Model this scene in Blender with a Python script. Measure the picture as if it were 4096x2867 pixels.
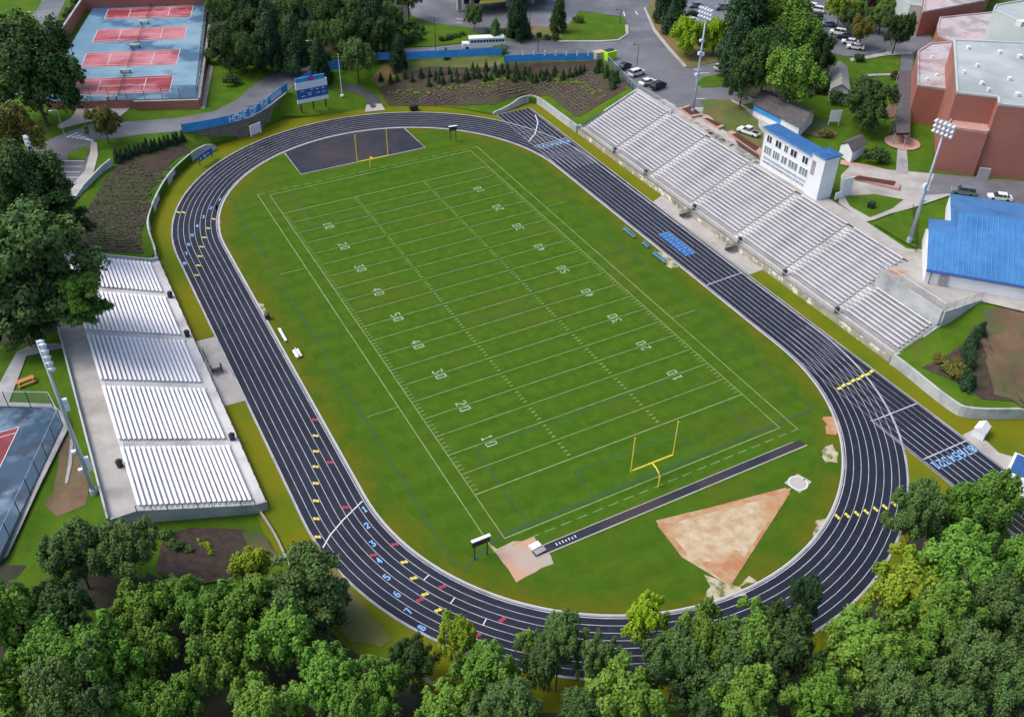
import bpy, math, random
from mathutils import Vector, Matrix
from mathutils.geometry import delaunay_2d_cdt
from mathutils.bvhtree import BVHTree
random.seed(7)
for o in list(bpy.data.objects): bpy.data.objects.remove(o)
SC = bpy.context.scene; COL = SC.collection
# ---------------------------------------------------------------- camera
CX, CY, CZ = -64.98553, -130.12296, 98.36843
YAW, PITCH, ROLL = 0.5018661, 0.6649415, 0.01666092
FV = 3736.97 / 4096 * 2296                      # focal length in units of a 2296 px wide view
def _cam():
    f = Vector((math.sin(YAW)*math.cos(PITCH), math.cos(YAW)*math.cos(PITCH), -math.sin(PITCH)))
    r = f.cross(Vector((0, 0, 1))).normalized(); u = r.cross(f)
    c, s = math.cos(ROLL), math.sin(ROLL)
    return c*r+s*u, -s*r+c*u, f
CR, CU, CF = _cam(); CP = Vector((CX, CY, CZ))
cd = bpy.data.cameras.new('camera'); cam = bpy.data.objects.new('camera', cd); COL.objects.link(cam)
cd.sensor_width = 36; cd.lens = 3736.97/4096*36; cd.clip_start = 1; cd.clip_end = 3000
cam.matrix_world = Matrix((CR, CU, -CF)).transposed().to_4x4(); cam.location = CP
SC.camera = cam
# ---------------------------------------------------------------- sky, sun, exposure
SUN_EL, SUN_AZ = math.radians(56), math.radians(298)
w = bpy.data.worlds.new('World'); SC.world = w; w.use_nodes = True
nt = w.node_tree; sk = nt.nodes.new('ShaderNodeTexSky'); sk.sky_type = 'NISHITA'; sk.sun_disc = False
sk.sun_elevation = SUN_EL; sk.sun_rotation = SUN_AZ; sk.dust_density = 4; sk.air_density = 1.0; sk.ozone_density = 1
bg = nt.nodes['Background']; nt.links.new(sk.outputs[0], bg.inputs[0]); bg.inputs[1].default_value = 0.15
sl = bpy.data.lights.new('sun', 'SUN'); sl.energy = 1.25; sl.angle = math.radians(26); sl.color = (1, .965, .91)
so = bpy.data.objects.new('sun', sl); COL.objects.link(so)
so.rotation_euler = (math.pi/2-SUN_EL, 0, -SUN_AZ+math.pi)
_sd = Vector((math.sin(SUN_AZ)*math.cos(SUN_EL), math.cos(SUN_AZ)*math.cos(SUN_EL), math.sin(SUN_EL)))
so.rotation_euler = _sd.to_track_quat('Z', 'Y').to_euler()
SC.view_settings.view_transform = 'Standard'; SC.view_settings.look = 'None'
SC.view_settings.exposure = 0.46; SC.view_settings.gamma = 1
# ---------------------------------------------------------------- pixel (2296 wide view) -> point at height z
def at(x, y, z=0.):
    d = CF + CR*((x-1148)/FV) - CU*((y-803.56)/FV)
    return CP + d*((z-CZ)/d.z)
def dist(p): return (Vector(p)-CP).length
# ---------------------------------------------------------------- tagging
def tag(o, label=None, cat=None, group=None, kind=None):
    if label: o['label'] = label
    if cat: o['category'] = cat
    if group: o['group'] = group
    if kind: o['kind'] = kind
    return o
def empty(name, loc, rz=0, label=None, cat=None, group=None):
    o = bpy.data.objects.new(name, None); o.location = loc; o.rotation_euler = (0, 0, rz); o.empty_display_size = .3
    COL.objects.link(o); return tag(o, label, cat, group)
def copy_tree(o, parent=None):
    c = o.copy(); COL.objects.link(c)
    if parent: c.parent = parent
    for ch in o.children: copy_tree(ch, c)
    return c
class MB:
    def __init__(s): s.v = []; s.f = []; s.mi = []
    def add(s, vs, fs, mi=0):
        n = len(s.v); s.v += [tuple(v) for v in vs]; s.f += [tuple(i+n for i in f) for f in fs]; s.mi += [mi]*len(fs); return s
    def box(s, c, d, rz=0, mi=0, tilt=None):
        x, y, z = d[0]/2, d[1]/2, d[2]/2
        vs = [Vector((a*x, b*y, e*z)) for e in (-1, 1) for b in (-1, 1) for a in (-1, 1)]
        if tilt: vs = [tilt @ v for v in vs]
        R = Matrix.Rotation(rz, 3, 'Z'); c = Vector(c)
        return s.add([R @ v + c for v in vs], [(0,2,3,1),(4,5,7,6),(0,1,5,4),(2,6,7,3),(0,4,6,2),(1,3,7,5)], mi)
    def quad(s, a, b, c, d, mi=0): return s.add([a, b, c, d], [(0, 1, 2, 3)], mi)
    def prism(s, poly, z0, z1, mi=0, cap=True):
        n = len(poly); A = sum(poly[i][0]*poly[(i+1)%n][1]-poly[(i+1)%n][0]*poly[i][1] for i in range(n))
        if A < 0: poly = poly[::-1]
        zz0 = z0 if hasattr(z0, '__len__') else [z0]*n; zz1 = z1 if hasattr(z1, '__len__') else [z1]*n
        vs = [(p[0], p[1], zz0[i]) for i, p in enumerate(poly)]+[(p[0], p[1], zz1[i]) for i, p in enumerate(poly)]
        fs = [(i, (i+1)%n, n+(i+1)%n, n+i) for i in range(n)]
        if cap: fs += [tuple(range(n, 2*n)), tuple(range(n-1, -1, -1))]
        return s.add(vs, fs, mi)
    def tube(s, pts, r, n=6, mi=0, caps=True):
        pts = [Vector(p) for p in pts]; rs = r if hasattr(r, '__len__') else [r]*len(pts); vs = []; fs = []
        for i, p in enumerate(pts):
            t = (pts[min(i+1, len(pts)-1)]-pts[max(i-1, 0)]).normalized()
            a = t.cross(Vector((0, 0, 1)) if abs(t.z) < .9 else Vector((1, 0, 0))).normalized(); b = t.cross(a)
            vs += [p+(a*math.cos(2*math.pi*k/n)+b*math.sin(2*math.pi*k/n))*rs[i] for k in range(n)]
        for i in range(len(pts)-1): fs += [(i*n+k, i*n+(k+1)%n, (i+1)*n+(k+1)%n, (i+1)*n+k) for k in range(n)]
        if caps: fs += [tuple(range(n-1, -1, -1)), tuple(range((len(pts)-1)*n, len(pts)*n))]
        return s.add(vs, fs, mi)
    def ribbon(s, pts, wd, z, mi=0):            # flat strip along a polyline
        pts = [Vector((p[0], p[1])) for p in pts]; L = []; R = []
        for i, p in enumerate(pts):
            t = (pts[min(i+1, len(pts)-1)]-pts[max(i-1, 0)]).normalized(); n = Vector((-t.y, t.x))*wd/2
            L.append((p.x+n.x, p.y+n.y, z)); R.append((p.x-n.x, p.y-n.y, z))
        for i in range(len(pts)-1): s.quad(R[i], R[i+1], L[i+1], L[i], mi)
        return s
    def build(s, name, mat, parent=None, smooth=False):
        me = bpy.data.meshes.new(name); me.from_pydata(s.v, [], s.f); me.update()
        for m in (mat if isinstance(mat, (list, tuple)) else [mat]): me.materials.append(m)
        if any(s.mi): me.polygons.foreach_set('material_index', s.mi)
        if smooth: me.polygons.foreach_set('use_smooth', [True]*len(me.polygons))
        o = bpy.data.objects.new(name, me); COL.objects.link(o)
        if parent: o.parent = parent
        return o
# ---------------------------------------------------------------- materials
def pmat(name, c1, c2=None, scale=.3, rough=.85, c3=None, scale3=.05, metallic=0., mixw=(.4, .62), w3=(.45, .62), bump=0., bscale=3., rough2=None, rand=0., coord='Object', spec=.5):
    m = bpy.data.materials.new(name); m.use_nodes = True; N = m.node_tree.nodes; L = m.node_tree.links
    b = N['Principled BSDF']; b.inputs['Roughness'].default_value = rough; b.inputs['Metallic'].default_value = metallic
    b.inputs['Specular IOR Level'].default_value = spec
    b.inputs['Base Color'].default_value = (*c1, 1)
    geo = N.new('ShaderNodeNewGeometry')
    src = geo.outputs['Position']
    if coord == 'Object': tc = N.new('ShaderNodeTexCoord'); src = tc.outputs['Object']
    def noise(sc, det=5):
        n = N.new('ShaderNodeTexNoise'); n.inputs['Scale'].default_value = sc; n.inputs['Detail'].default_value = det
        n.inputs['Roughness'].default_value = .62; L.new(src, n.inputs['Vector']); return n
    def ramp(n, lo, hi):
        r = N.new('ShaderNodeMapRange'); r.inputs[1].default_value = lo; r.inputs[2].default_value = hi; L.new(n.outputs[0], r.inputs[0]); return r
    col = None
    if c2:
        r = ramp(noise(scale), *mixw); mx = N.new('ShaderNodeMix'); mx.data_type = 'RGBA'
        mx.inputs[6].default_value = (*c1, 1); mx.inputs[7].default_value = (*c2, 1); L.new(r.outputs[0], mx.inputs[0]); col = mx.outputs[2]
        if rough2 is not None:
            rr = N.new('ShaderNodeMapRange'); rr.inputs[3].default_value = rough; rr.inputs[4].default_value = rough2
            L.new(r.outputs[0], rr.inputs[0]); L.new(rr.outputs[0], b.inputs['Roughness'])
    if c3:
        r = ramp(noise(scale3, 4), *w3); mx = N.new('ShaderNodeMix'); mx.data_type = 'RGBA'
        if col: L.new(col, mx.inputs[6])
        else: mx.inputs[6].default_value = (*c1, 1)
        mx.inputs[7].default_value = (*c3, 1); L.new(r.outputs[0], mx.inputs[0]); col = mx.outputs[2]
    if rand:
        oi = N.new('ShaderNodeObjectInfo'); hs = N.new('ShaderNodeHueSaturation')
        if col: L.new(col, hs.inputs['Color'])
        else: hs.inputs['Color'].default_value = (*c1, 1)
        v = N.new('ShaderNodeMapRange'); v.inputs[3].default_value = 1-rand; v.inputs[4].default_value = 1+rand; L.new(oi.outputs['Random'], v.inputs[0]); L.new(v.outputs[0], hs.inputs['Value'])
        ml = N.new('ShaderNodeMath'); ml.operation = 'MULTIPLY'; ml.inputs[1].default_value = 7.31; L.new(oi.outputs['Random'], ml.inputs[0])
        fr = N.new('ShaderNodeMath'); fr.operation = 'FRACT'; L.new(ml.outputs[0], fr.inputs[0])
        h = N.new('ShaderNodeMapRange'); h.inputs[3].default_value = .5-rand*.055; h.inputs[4].default_value = .5+rand*.045; L.new(fr.outputs[0], h.inputs[0]); L.new(h.outputs[0], hs.inputs['Hue'])
        col = hs.outputs[0]
    if col: L.new(col, b.inputs['Base Color'])
    if bump:
        n = noise(bscale, 6); bp = N.new('ShaderNodeBump'); bp.inputs['Strength'].default_value = bump; bp.inputs['Distance'].default_value = .2
        L.new(n.outputs[0], bp.inputs['Height']); L.new(bp.outputs[0], b.inputs['Normal'])
    return m
def meshmat(name, col, cover):                  # chain link: thin wires, mostly open
    m = bpy.data.materials.new(name); m.use_nodes = True; N = m.node_tree.nodes; L = m.node_tree.links
    b = N['Principled BSDF']; b.inputs['Base Color'].default_value = (*col, 1); b.inputs['Roughness'].default_value = .5
    t = N.new('ShaderNodeBsdfTransparent'); mx = N.new('ShaderNodeMixShader'); mx.inputs[0].default_value = cover
    L.new(t.outputs[0], mx.inputs[1]); L.new(b.outputs[0], mx.inputs[2]); L.new(mx.outputs[0], N['Material Output'].inputs[0]); return m
def wavemat(name, c1, c2, period, axis, rough=.8, c3=None, metallic=0.):   # ribs / courses
    m = pmat(name, c1, rough=rough, metallic=metallic); N = m.node_tree.nodes; L = m.node_tree.links; b = N['Principled BSDF']
    tc = N.new('ShaderNodeTexCoord'); wv = N.new('ShaderNodeTexWave'); wv.bands_direction = axis; wv.inputs['Scale'].default_value = math.pi/10/period*1.0
    wv.inputs['Distortion'].default_value = .4; wv.inputs['Detail'].default_value = 1; L.new(tc.outputs['Object'], wv.inputs['Vector'])
    mx = N.new('ShaderNodeMix'); mx.data_type = 'RGBA'; mx.inputs[6].default_value = (*c1, 1); mx.inputs[7].default_value = (*c2, 1)
    r = N.new('ShaderNodeMapRange'); r.inputs[1].default_value = .55; r.inputs[2].default_value = 1; L.new(wv.outputs['Fac'], r.inputs[0]); L.new(r.outputs[0], mx.inputs[0])
    out = mx.outputs[2]
    if c3:
        n = N.new('ShaderNodeTexNoise'); n.inputs['Scale'].default_value = .12; n.inputs['Detail'].default_value = 6; L.new(tc.outputs['Object'], n.inputs['Vector'])
        r2 = N.new('ShaderNodeMapRange'); r2.inputs[1].default_value = .4; r2.inputs[2].default_value = .65; L.new(n.outputs[0], r2.inputs[0])
        m2 = N.new('ShaderNodeMix'); m2.data_type = 'RGBA'; L.new(out, m2.inputs[6]); m2.inputs[7].default_value = (*c3, 1)
        sc = N.new('ShaderNodeMath'); sc.operation = 'MULTIPLY'; sc.inputs[1].default_value = .6; L.new(r2.outputs[0], sc.inputs[0]); L.new(sc.outputs[0], m2.inputs[0]); out = m2.outputs[2]
    L.new(out, b.inputs['Base Color']); return m
G = {
 'field': pmat('field_grass', (.045,.108,.0065), (.060,.130,.008), .5, c3=(.080,.112,.011), scale3=.05, w3=(.5,.78), bump=.25, bscale=6, spec=.08),
 'infield': pmat('infield_grass', (.047,.110,.0065), (.066,.127,.008), .35, c3=(.088,.112,.011), scale3=.06, w3=(.52,.75), bump=.25, bscale=5, spec=.08),
 'verge': pmat('verge_grass', (.135,.158,.006), (.165,.152,.009), .4, c3=(.085,.14,.007), scale3=.05, w3=(.5,.65), bump=.3, bscale=4, spec=.08),
 'grass': pmat('bank_grass', (.052,.122,.008), (.08,.148,.011), .25, c3=(.09,.10,.018), scale3=.07, w3=(.58,.75), bump=.4, bscale=4, spec=.08),
 'drygrass': pmat('dry_grass', (.13,.13,.03), (.2,.125,.05), .12, c3=(.08,.12,.02), scale3=.08, bump=.4, bscale=4),
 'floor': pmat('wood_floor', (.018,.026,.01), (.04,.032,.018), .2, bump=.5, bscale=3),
 'bed': pmat('mulch_bed', (.04,.024,.017), (.072,.046,.036), 1.1, c3=(.055,.05,.02), scale3=.1, bump=.6, bscale=6),
 'soil': pmat('bare_soil', (.12,.07,.04), (.17,.11,.06), .2, c3=(.06,.09,.025), scale3=.09, bump=.4),
 'track': pmat('track_surface', (.009,.0125,.026), (.013,.018,.036), .12, rough=.7, c3=(.02,.023,.038), scale3=.3, w3=(.52,.7), rough2=.6, spec=.3),
 'pad': pmat('dark_pad', (.02,.024,.038), (.03,.033,.048), .15, rough=.7, c3=(.05,.04,.045), scale3=.1, spec=.3),
 'white': pmat('white_paint', (.62,.63,.66)), 'faint': pmat('field_paint', (.24,.33,.15), (.15,.25,.07), .7),
 'num': pmat('number_paint', (.42,.52,.38), (.20,.34,.15), 1.6), 'teal': pmat('old_field_paint', (.03,.085,.035)),
 'blue': pmat('blue_paint', (.15,.36,.70), (.26,.48,.78), 2.), 'deepblue': pmat('deep_blue_paint', (.02,.08,.24), (.03,.12,.32), 2.),
 'yellow': pmat('yellow_paint', (.72,.62,.12)), 'red': pmat('red_paint', (.42,.04,.07)),
 'asphalt': pmat('asphalt', (.135,.14,.16), (.175,.178,.195), .15, rough=.7, c3=(.10,.105,.12), scale3=.06, rough2=.45),
 'newasph': pmat('new_asphalt', (.05,.055,.06), (.07,.07,.075), .3, rough=.7),
 'conc': pmat('concrete', (.36,.345,.32), (.44,.42,.39), .25, c3=(.28,.26,.23), scale3=.12, w3=(.5,.7)),
 'concg': pmat('grey_concrete', (.30,.30,.31), (.38,.38,.385), .3, c3=(.22,.22,.23), scale3=.25, w3=(.5,.7)),
 'wall': pmat('wall_concrete', (.42,.45,.46), (.5,.52,.52), .4, c3=(.24,.26,.27), scale3=.15, w3=(.5,.7)),
 'stone': pmat('stone_wall', (.13,.125,.115), (.2,.18,.16), 1.2, bump=.6),
 'tread': pmat('stand_concrete', (.30,.295,.31), (.37,.36,.375), .6, c3=(.21,.21,.225), scale3=.15, w3=(.5,.7)),
 'treadl': pmat('pale_stand_concrete', (.58,.57,.57), (.66,.65,.64), .6, c3=(.33,.32,.31), scale3=.15, w3=(.5,.7)),
 'bench': pmat('bench_aluminium', (.68,.68,.71), (.55,.55,.585), .35, rough=.5),
 'benchb': pmat('bright_aluminium', (.92,.92,.94), (.85,.85,.88), 1.2, rough=.5),
 'steel': pmat('galvanised_steel', (.42,.49,.60), (.5,.56,.66), .8, rough=.45, metallic=.25),
 'dark': pmat('dark_metal', (.03,.035,.035), rough=.5), 'black': pmat('black_plastic', (.015,.015,.018), rough=.4),
 'lamp': pmat('lamp_housing', (.72,.78,.85), rough=.4), 'brick': wavemat('brick', (.36,.13,.095), (.43,.19,.15), .55, 'Z', c3=(.27,.105,.09)),
 'brickl': wavemat('orange_brick', (.42,.16,.09), (.34,.12,.07), .8, 'Z'), 'brickp': pmat('pink_brick', (.42,.25,.22), (.5,.3,.25), .8),
 'roofg': pmat('roof_membrane', (.36,.40,.41), (.43,.47,.48), .12, c3=(.30,.33,.34), scale3=.07), 'roofp': pmat('stained_roof', (.5,.38,.38), (.42,.44,.46), .12, c3=(.3,.24,.25), scale3=.2),
 'blueroof': pmat('blue_metal_roof', (.05,.185,.42), (.07,.22,.47), .5, c3=(.035,.14,.34), scale3=.15, w3=(.5,.7), rough=.5), 'bluedk': pmat('blue_trim', (.02,.075,.27), rough=.5),
 'cream': pmat('white_wall', (.78,.8,.84), (.7,.72,.76), .2, rough=.7), 'pale': pmat('pale_panel', (.5,.58,.58), (.42,.5,.5), .1),
 'shingle': pmat('dark_shingle', (.075,.07,.075), (.11,.10,.10), .8), 'olive_roof': pmat('pale_shingle', (.3,.31,.28), (.22,.25,.22), .3),
 'glass': pmat('window_glass', (.03,.04,.05), rough=.15), 'glassl': pmat('pale_window_glass', (.22,.29,.31), (.12,.17,.19), .8, rough=.2),
 'wood': pmat('orange_wood', (.5,.2,.08)), 'gpost': pmat('yellow_steel', (.78,.62,.06), rough=.5),
 'sand': pmat('pale_sand', (.54,.45,.30), (.42,.29,.17), .5, c3=(.42,.23,.11), scale3=.13, w3=(.48,.66)), 'clay': pmat('orange_clay', (.40,.18,.075), (.46,.31,.18), .5),
 'sandpit': pmat('sand_pit', (.44,.36,.30), (.38,.35,.32), .15, c3=(.5,.3,.2), scale3=.13), 'sandw': pmat('white_sand', (.48,.43,.31), (.38,.34,.22), .7, c3=(.13,.15,.03), scale3=.7, w3=(.47,.62)),
 'court': pmat('blue_court', (.10,.22,.31), (.20,.33,.41), .06, rough=.55, c3=(.035,.10,.19), scale3=.045, w3=(.5,.56), rough2=.25),
 'courtw': pmat('wet_blue_court', (.03,.075,.13), (.16,.23,.31), .09, rough=.3, mixw=(.5,.62), c3=(.025,.05,.085), scale3=.2, w3=(.5,.62), rough2=.2),
 'courtr': pmat('red_court', (.34,.045,.055), (.5,.17,.19), .07, rough=.55, c3=(.24,.015,.02), scale3=.05, w3=(.49,.56), rough2=.35),
 'courtd': pmat('dark_red_court', (.16,.015,.02), (.24,.03,.04), .3, rough=.4),
 'banner': pmat('blue_banner', (.035,.235,.60), (.05,.30,.70), .4), 'bannerl': pmat('banner_letters', (.6,.74,.88)),
 'lime': pmat('lime_paint', (.42,.78,.02)), 'carw': pmat('white_car_paint', (.75,.76,.78), rough=.3), 'cargrey': pmat('grey_car_paint', (.16,.19,.23), rough=.3),
 'cardk': pmat('dark_car_paint', (.012,.015,.02), rough=.25), 'carblue': pmat('blue_car_paint', (.02,.03,.08), rough=.25), 'carsilv': pmat('silver_car_paint', (.3,.33,.36), rough=.3),
 'tyre': pmat('tyre_rubber', (.015,.015,.015)), 'bark': pmat('bark', (.09,.065,.045), (.05,.04,.03), 2.),
 'fence': meshmat('chain_link', (.32,.34,.34), .22), 'fenced': meshmat('dark_chain_link', (.03,.05,.06), .38), 'screen': meshmat('green_mesh_screen', (.03,.10,.10), .5),
 'pinkmag': pmat('magenta_sign', (.35,.05,.3)), 'signw': pmat('sign_white', (.68,.74,.82)), 'signb': pmat('sign_blue', (.02,.09,.32), (.03,.12,.4), .8), 'pinkw': pmat('pink_white_sign', (.75,.6,.7), (.8,.76,.8), 1.),
}
def leaf(name, c1, c2, c3, rand=.16):
    m = pmat(name, c1, c2, 1.1, rough=.6, c3=c3, scale3=.45, w3=(.48,.66), rand=rand, spec=.12); return m
LF = {'b': leaf('leaves_green', (.085,.19,.022), (.15,.28,.042), (.045,.105,.02), .2), 'd': leaf('leaves_dark', (.038,.082,.022), (.062,.118,.03), (.024,.052,.018)),
 'g': leaf('leaves_muted', (.065,.13,.035), (.105,.18,.048), (.04,.08,.026)), 'y': leaf('leaves_yellow_green', (.19,.29,.02), (.27,.34,.03), (.09,.17,.02), .1),
 'Y': leaf('leaves_bright_yellow', (.21,.36,.015), (.28,.42,.02), (.10,.21,.02), .05), 'o': leaf('leaves_olive', (.13,.15,.03), (.18,.14,.035), (.07,.10,.025), .1),
 'p': leaf('needles_dark', (.028,.068,.03), (.045,.095,.036), (.018,.042,.02), .1), 'r': leaf('leaves_purple', (.055,.028,.025), (.08,.045,.036), (.04,.035,.025), .1)}
def bands(m, period, amt):                      # mowing passes: alternate strips of turf lean either way
    N = m.node_tree.nodes; L = m.node_tree.links; b = N['Principled BSDF']; src = b.inputs['Base Color'].links[0].from_socket
    tc = N.new('ShaderNodeTexCoord'); wv = N.new('ShaderNodeTexWave'); wv.bands_direction = 'Y'; wv.inputs['Scale'].default_value = math.pi/10/period; wv.inputs['Distortion'].default_value = .8; wv.inputs['Detail'].default_value = 2
    L.new(tc.outputs['Object'], wv.inputs['Vector']); r = N.new('ShaderNodeMapRange'); r.inputs[1].default_value = .3; r.inputs[2].default_value = .7; r.inputs[3].default_value = 1-amt; r.inputs[4].default_value = 1+amt
    L.new(wv.outputs['Fac'], r.inputs[0]); hs = N.new('ShaderNodeHueSaturation'); L.new(src, hs.inputs['Color']); L.new(r.outputs[0], hs.inputs['Value']); L.new(hs.outputs[0], b.inputs['Base Color'])
bands(G['field'], 4.57, .045); bands(G['infield'], 4.57, .04)
# ---------------------------------------------------------------- terrain
def P2(v): return Vector((v[0], v[1]))
FOOT = [((-53,-34.5),.0), ((-53,37.5),1.2), ((-51.5,39.5),1.9), ((-50.7,50.6),1.9), ((-47.4,60.4),1.9), ((-41.8,71.2),1.9), ((-34.4,79.9),1.9), ((-30.5,82.6),1.3), ((-28.5,84.6),.9), ((-22.9,85.8),.8), ((-19.2,86.7),.8), ((-14.0,90.0),.8), ((-9.5,92.0),1.0),
 ((-4,90.5),.3), ((2.6,89.6),.1), ((11.8,89.2),.1), ((14.7,88.4),.1), ((22.1,86.3),.1), ((32,79.0),.2), ((38.4,70.9),.4), ((44,72.0),1.2), ((50.2,73.9),1.6), ((52.3,71.3),1.6), ((52.35,61),1.6), ((52.3,53.4),1.6), ((52.3,52),1.6),
 ((52.3,-50.8),1.4), ((52.3,-54.3),1.9), ((51.8,-63.6),2.0), ((53.2,-67.0),2.0), ((60.9,-71.0),1.6), ((64,-72),.2), ((90,-85),.1), ((160,-120),.1), ((420,-300),.1), ((300,-420),0), ((-300,-420),0), ((-200,-130),0), ((-100,-75),0), ((-64,-54),0), ((-53.5,-45),0)]
_cr = [((152,497),6.6), ((165,455),5.6), ((205,405),4.8), ((245,368),4.5), ((290,340),4.3), ((410,300),4.2), ((560,262),4.2), ((640,212),4.4), ((690,180),4.8), ((745,160),5.4), ((850,128),6.3), ((1000,122),7.1), ((1125,118),7.5), ((1137,133),7.5), ((1330,133),7.5), ((1362,142),7.5)]
CREST = [(P2(at(*p, z)), z) for p, z in _cr] + [(Vector(p), z) for p, z in [((68.8,52),7.5), ((68.8,-36.4),7.5), ((61.6,-36.4),7.5), ((61.6,-51.2),4.7), ((70.6,-51.2),7.5), ((76,-57.5),7.5), ((110,-80),7.5), ((200,-110),7.5), ((460,-250),7.5), ((460,-460),7.5), ((-340,-460),5), ((-240,-90),5), ((-84.8,-37.5),6.0), ((-70.9,-35.2),6.8), ((-70.9,37),6.8)]]
FP = [Vector(p) for p, z in FOOT]; FZ = [z for p, z in FOOT]; KP = [p for p, z in CREST]; KZ = [z for p, z in CREST]
def inside(p, poly):
    x, y = p[0], p[1]; c = False; n = len(poly); j = n-1
    for i in range(n):
        a, b = poly[i], poly[j]
        if (a[1] > y) != (b[1] > y) and x < (b[0]-a[0])*(y-a[1])/(b[1]-a[1])+a[0]: c = not c
        j = i
    return c
def near(p, poly, zs):
    best = 1e9; z = 0; n = len(poly); px, py = p[0], p[1]
    for i in range(n):
        a = poly[i]; b = poly[(i+1)%n]; dx, dy = b[0]-a[0], b[1]-a[1]; t = ((px-a[0])*dx+(py-a[1])*dy)/(dx*dx+dy*dy+1e-9); t = 0 if t < 0 else 1 if t > 1 else t
        d = (a[0]+dx*t-px)**2+(a[1]+dy*t-py)**2
        if d < best: best = d; z = zs[i]*(1-t)+zs[(i+1)%n]*t
    return math.sqrt(best), z
_cs = []
for i in range(len(KP)):
    a, b = KP[i], KP[(i+1)%len(KP)]; m = max(1, min(12, int((b-a).length/6)))
    for k in range(m): t = k/m; _cs.append((a.x*(1-t)+b.x*t, a.y*(1-t)+b.y*t, KZ[i]*(1-t)+KZ[(i+1)%len(KP)]*t))
def crest_field(p):
    s = w = 0
    for x, y, z in _cs:
        d = (p[0]-x)**2+(p[1]-y)**2; k = 1/(d*d+1); s += z*k; w += k
    return s/w
_hc = {}
def h(x, y):
    k = (round(x, 2), round(y, 2))
    if k in _hc: return _hc[k]
    p = (x, y)
    if inside(p, FP): v = 0.
    else:
        F = crest_field(p)
        if not inside(p, KP): v = F
        else:
            dF, zf = near(p, FP, FZ); dC, _ = near(p, KP, KZ); t = dF/(dF+dC+1e-6); v = zf*(1-t)+F*t
    _hc[k] = v; return v
def ground(px, py, H=0.):
    lo = 9.+H; p = at(px, py, lo)
    z = lo
    while z > H:
        q = at(px, py, z)
        if h(q.x, q.y)+H >= z: break
        z -= .5
    a, b = z, z+.5
    for _ in range(6):
        m = (a+b)/2; q = at(px, py, m)
        if h(q.x, q.y)+H >= m: a = m
        else: b = m
    q = at(px, py, (a+b)/2); return Vector((q.x, q.y, h(q.x, q.y)))
def cdt(loops, pts, keep):
    vs = []; es = []
    for lp in loops:
        n0 = len(vs); vs += [Vector((p[0], p[1])) for p in lp]; es += [(n0+i, n0+(i+1)%len(lp)) for i in range(len(lp))]
    vs += [Vector(p) for p in pts]
    ov, oe, of, *_ = delaunay_2d_cdt(vs, es, [], 0, 1e-4)
    fs = [tuple(f) for f in of if keep(sum((ov[i] for i in f), Vector((0, 0)))/len(f))]
    return ov, fs
def densify(poly, step):
    out = []; n = len(poly)
    for i in range(n):
        a, b = Vector(poly[i][:2]), Vector(poly[(i+1)%n][:2]); m = max(1, int((b-a).length/step))
        out += [tuple(a+(b-a)*k/m) for k in range(m)]
    return out
def mesh_from(name, vs, fs, mat, parent=None):
    m = MB(); used = sorted({i for f in fs for i in f}); mp = {u: k for k, u in enumerate(used)}
    m.v = [vs[u] for u in used]; m.f = [tuple(mp[i] for i in f) for f in fs]; m.mi = [0]*len(m.f)
    o = m.build(name, mat, parent)
    for p in o.data.polygons:
        if p.normal.z < 0: p.flip()
    return o
HOMES = [(52.3,52),(52.3,-50.8),(61.6,-50.8),(61.6,-36.4),(68.8,-36.4),(68.8,52)]
AWAYS = [(-53,-34.5),(-70.8,-34.5),(-70.8,37),(-53,37)]
# lower ground sheet (stadium bowl and the wooded flat in front)
vs, fs = cdt([FP], [], lambda c: True)
tag(mesh_from('ground', [(v.x, v.y, -.02) for v in vs], fs, G['verge']), kind='structure')
# upper terrain
grid = [(x+random.uniform(-.6,.6), y+random.uniform(-.6,.6)) for x in range(-160, 236, 5) for y in range(-110, 250, 5) if not (-92 < x < 128 and -92 < y < 112)]
grid += [(x*3+random.uniform(-.4,.4), y*3+random.uniform(-.4,.4)) for x in range(-30, 43) for y in range(-30, 38)]
grid += [(x, y) for x in range(-900, 901, 75) for y in range(-900, 901, 75) if not (-160 < x < 236 and -110 < y < 250)]
grid = [g for g in grid if not inside(g, FP)]
fl = densify(FP, 4); kl = densify(KP[:-1]+[KP[-1]], 6)
vs, fs = cdt([[(-900,-900),(900,-900),(900,900),(-900,900)], fl, [(52.31,51.99),(52.31,-50.79),(61.6,-50.8),(61.6,-36.4),(68.8,-36.4),(68.8,51.99)], [(-53.01,-34.49),(-70.8,-34.5),(-70.8,37),(-53.01,37)]], [k for k in kl if not inside(k, FP)]+grid, lambda c: not inside(c, FP) and not inside(c, HOMES) and not inside(c, AWAYS))
fls = {(round(a, 3), round(b, 3)) for a, b in fl}
def hz(v):
    d, z = near(v, FP, FZ)
    if d < .02: return z-.05
    return h(v.x, v.y)-.05
_tv = [(v.x, v.y, hz(v)) for v in vs]
tag(mesh_from('terrain', _tv, fs, G['grass']), kind='structure')
_bvh = BVHTree.FromPolygons(_tv, fs); _h0 = h; _hd = {}
def h(x, y):                                   # height of the terrain mesh itself
    k = (round(x, 2), round(y, 2))
    if k not in _hd:
        r_ = None if inside((x, y), FP) else _bvh.ray_cast((x, y, 60), (0, 0, -1))[0]
        _hd[k] = r_.z if r_ else (0. if inside((x, y), FP) else _h0(x, y))
    return _hd[k]
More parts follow.
